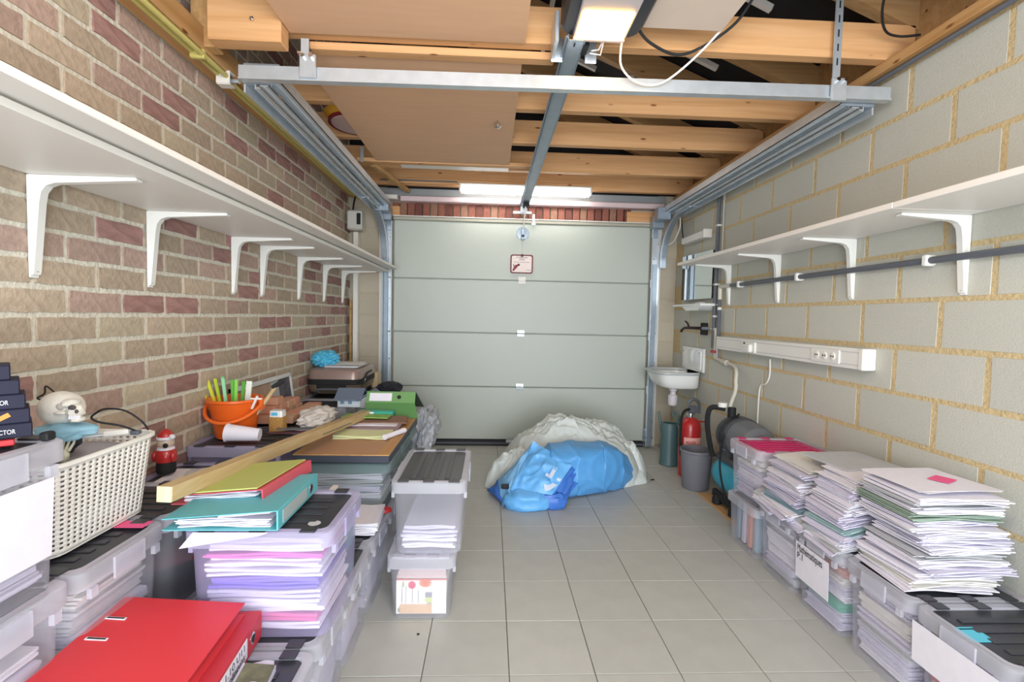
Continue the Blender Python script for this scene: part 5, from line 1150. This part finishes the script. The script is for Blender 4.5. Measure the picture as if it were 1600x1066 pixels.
# picture, blocks, house, fleece
zb = .628
pf = thing('framed_picture', 'silver framed picture leaning on the brick wall', 'picture', (-1.29, 2.83, .63))
Mp = T(-1.262, 2.83, .628, 0, 0, rad(-8))
part('frame', B().box(0, .02, -.36, .36, .195, .22, .002).box(0, .02, -.36, .36, 0, .02, .002).box(0, .02, .345, .36, 0, .22, .002).box(0, .02, -.36, -.34, 0, .22, .002).xf(Mp), mat('silver_frame', '#d8dadb', .35, .3), pf)
part('print', B().box(.004, .008, -.345, .345, .01, .21).xf(Mp), mat('cork_print', '#a9917c', .7, 0, 0, 6, .25), pf, False)
part('print_strip', B().box(.008, .010, .08, .18, .02, .20).xf(Mp), mat('grey_strip', '#a7aeb0', .6), pf, False)
part('print_strip', B().box(.008, .010, .18, .345, .02, .20).xf(Mp), mat('dark_trees', '#54525a', .7, 0, 0, 20, .6), pf, False)
bi = 0
blk = ((-1.215, 2.70, 0), (-1.215, 2.79, 0), (-1.215, 2.88, 0), (-1.21, 2.97, 0), (-1.205, 3.06, 0), (-1.215, 2.76, 1), (-1.215, 2.85, 1), (-1.21, 2.94, 1), (-1.21, 3.03, 1), (-1.215, 2.80, 2), (-1.10, 2.72, 0), (-1.10, 2.81, 0), (-1.095, 2.90, 0), (-1.09, 2.99, 0), (-1.095, 3.08, 0))
for k, (x, y, lv) in enumerate(blk):
    single('cardboard_block', B().box(x-.04, x+.04, y-.04, y+.042, zb+.042*lv, zb+.0415+.042*lv, .003), mat(('block_pink', 'block_tan', 'block_salmon')[k % 3], ('#cf9c82', '#c9a184', '#d3977f')[k % 3], .8, 0, .1, 30, .08), ('cardboard block under the framed picture, %s, %s from the camera' % (('back row on the lid' if x < -1.15 else 'front row') if lv == 0 else 'second layer', ('first', 'second', 'third', 'fourth', 'fifth')[[q for q, bb_ in enumerate([w_ for w_ in blk if w_[2] == lv and (w_[0] < -1.15) == (x < -1.15)]) if bb_ == (x, y, lv)][0] if lv == 0 else k-5])) if lv < 2 else 'single cardboard block on top of the heap below the picture', 'block', 'cardboard blocks' if lv < 2 else None)
single('white_fleece', blob((-.965, 2.78, .648), (.085, .19, .052), 6, .22, 3.2, 5, False, .586), M_fleece, 'fluffy white fleece between cardboard blocks and timber', 'fleece')
ht = thing('toy_house', 'grey roofed toy house with white windowed front behind the timber', 'toy', (-.87, 3.25, .632))
hx, hy, hz = -.88, 3.27, .624
part('walls', B().box(hx-.10, hx+.10, hy-.07, hy+.07, hz, hz+.055), mat('toy_white', '#dbe6ee', .5), ht, False)
part('roof', B().prism([(hy-.10, hz+.045), (hy+.0, hz+.105), (hy+.10, hz+.045), (hy+.10, hz+.055), (hy, hz+.115), (hy-.10, hz+.055)], 0, hx-.115, hx+.06), mat('toy_slate', '#6d7a8e', .6), ht, False)
part('gable', B().prism([(hx+.05, hz+.0), (hx+.18, hz+.0), (hx+.18, hz+.05), (hx+.115, hz+.095), (hx+.05, hz+.05)], 1, hy-.09, hy+.06), mat('toy_grey', '#a9a7ad', .6), ht, False)
part('roof', B().prism([(hx+.035, hz+.045), (hx+.115, hz+.1), (hx+.195, hz+.045), (hx+.195, hz+.052), (hx+.115, hz+.108), (hx+.035, hz+.052)], 1, hy-.10, hy+.06), mat('toy_slate', '#6d7a8e'), ht, False)
for x in (-.07, -.02): part('window', B().box(hx+x-.012, hx+x+.012, hy-.072, hy-.069, hz+.02, hz+.045), mat('toy_pane', '#7f9bb0', .4), ht, False)
su = thing('suitcase', 'champagne hard shell suitcase lying flat in the left far corner', 'suitcase', (-1.10, 3.79, .63))
sx0, sx1, sy0, sy1, sz0 = -1.315, -.935, 3.56, 4.06, .632
def shell(z, i): return rrect(sx0+i, sx1-i, sy0+i, sy1-i, .06-i*.3, z, 5)
part('lower_shell', B().loft([shell(sz0+.012, .035), shell(sz0+.03, .012), shell(sz0+.05, .003), shell(sz0+.092, 0)]), M_case2, su)
part('upper_shell', B().loft([shell(sz0+.112, 0), shell(sz0+.175, .003), shell(sz0+.19, .012), shell(sz0+.20, .035)]), M_case, su)
part('zip_band', B().loft([shell(sz0+.082, -.003), shell(sz0+.122, -.003)]), M_blackm, su)
part('handle_recess', B().box(-1.24, -1.03, 3.555, 3.575, sz0+.055, sz0+.085, .004), M_blackm, su)
part('carry_handle', B().tube([(-1.23, 3.57, sz0+.028), (-1.22, 3.545, sz0+.05), (-1.05, 3.545, sz0+.05), (-1.04, 3.57, sz0+.028)], .009, 8), M_gpipe, su)
for x in (-1.27, -.98):
    for y in (3.62, 4.0): part('wheel', B().box(x-.02, x+.02, y-.02, y+.02, sz0-.004, sz0+.02, .005), M_blackm, su)
part('side_lock', B().box(-.936, -.93, 3.68, 3.72, sz0+.085, sz0+.125, .003), M_chrome, su)
part('side_strap', B().tube([(-.93, 3.62, sz0+.10), (-.925, 3.75, sz0+.15), (-.93, 3.9, sz0+.155)], .006, 6), M_blackm, su)
single('blue_bag', blob((-1.235, 3.74, .885), (.085, .10, .058), 4, .35, 2.4, 4, True, .8335), M_lbag, 'crumpled bright blue bag on the suitcase', 'bag')
single('flat_carton', B().box(-1.20, -.96, 3.60, 3.88, .8335, .848, .003), M_paperG, 'flat grey carton lying on the suitcase', 'carton')
single('flat_sheet', B().box(-.11, .10, -.10, .10, 0, .003).xf(T(-1.06, 3.82, .849, .15)), M_paperC, 'pale sheet lying on the flat grey carton', 'paper')
for k in range(2):
    single('beige_packet', B().box(-1.01+.05*k, -.965+.05*k, 4.03, 4.17, .625, .765-.02*k, .004), mat('beige_packet', '#cbb795', .8, 0, .2, 40, .1), ('taller', 'shorter')[k]+' beige packet behind the suitcase', 'packet')
single('dark_bag', blob((-.80, 3.95, .64), (.09, .16, .04), 7, .3, 2, 4, True, .62), M_dark, 'dark soft bag between suitcase and door track', 'bag')
for k, (c, rd, sd, lb) in enumerate((((-.46, 3.42, .38), (.075, .15, .16), 3, 'clear crumpled plastic sack behind the brown table top'), ((-.47, 3.80, .38), (.085, .17, .14), 6, 'clear crumpled plastic sack next to the garage door'))):
    sk_ = single('plastic_sack', blob(c, rd, sd, .35, 2.3, 4, True, .3145), mat('grey_film', '#b5bac2', .35, 0, .4, 20, .12), lb, 'sack')
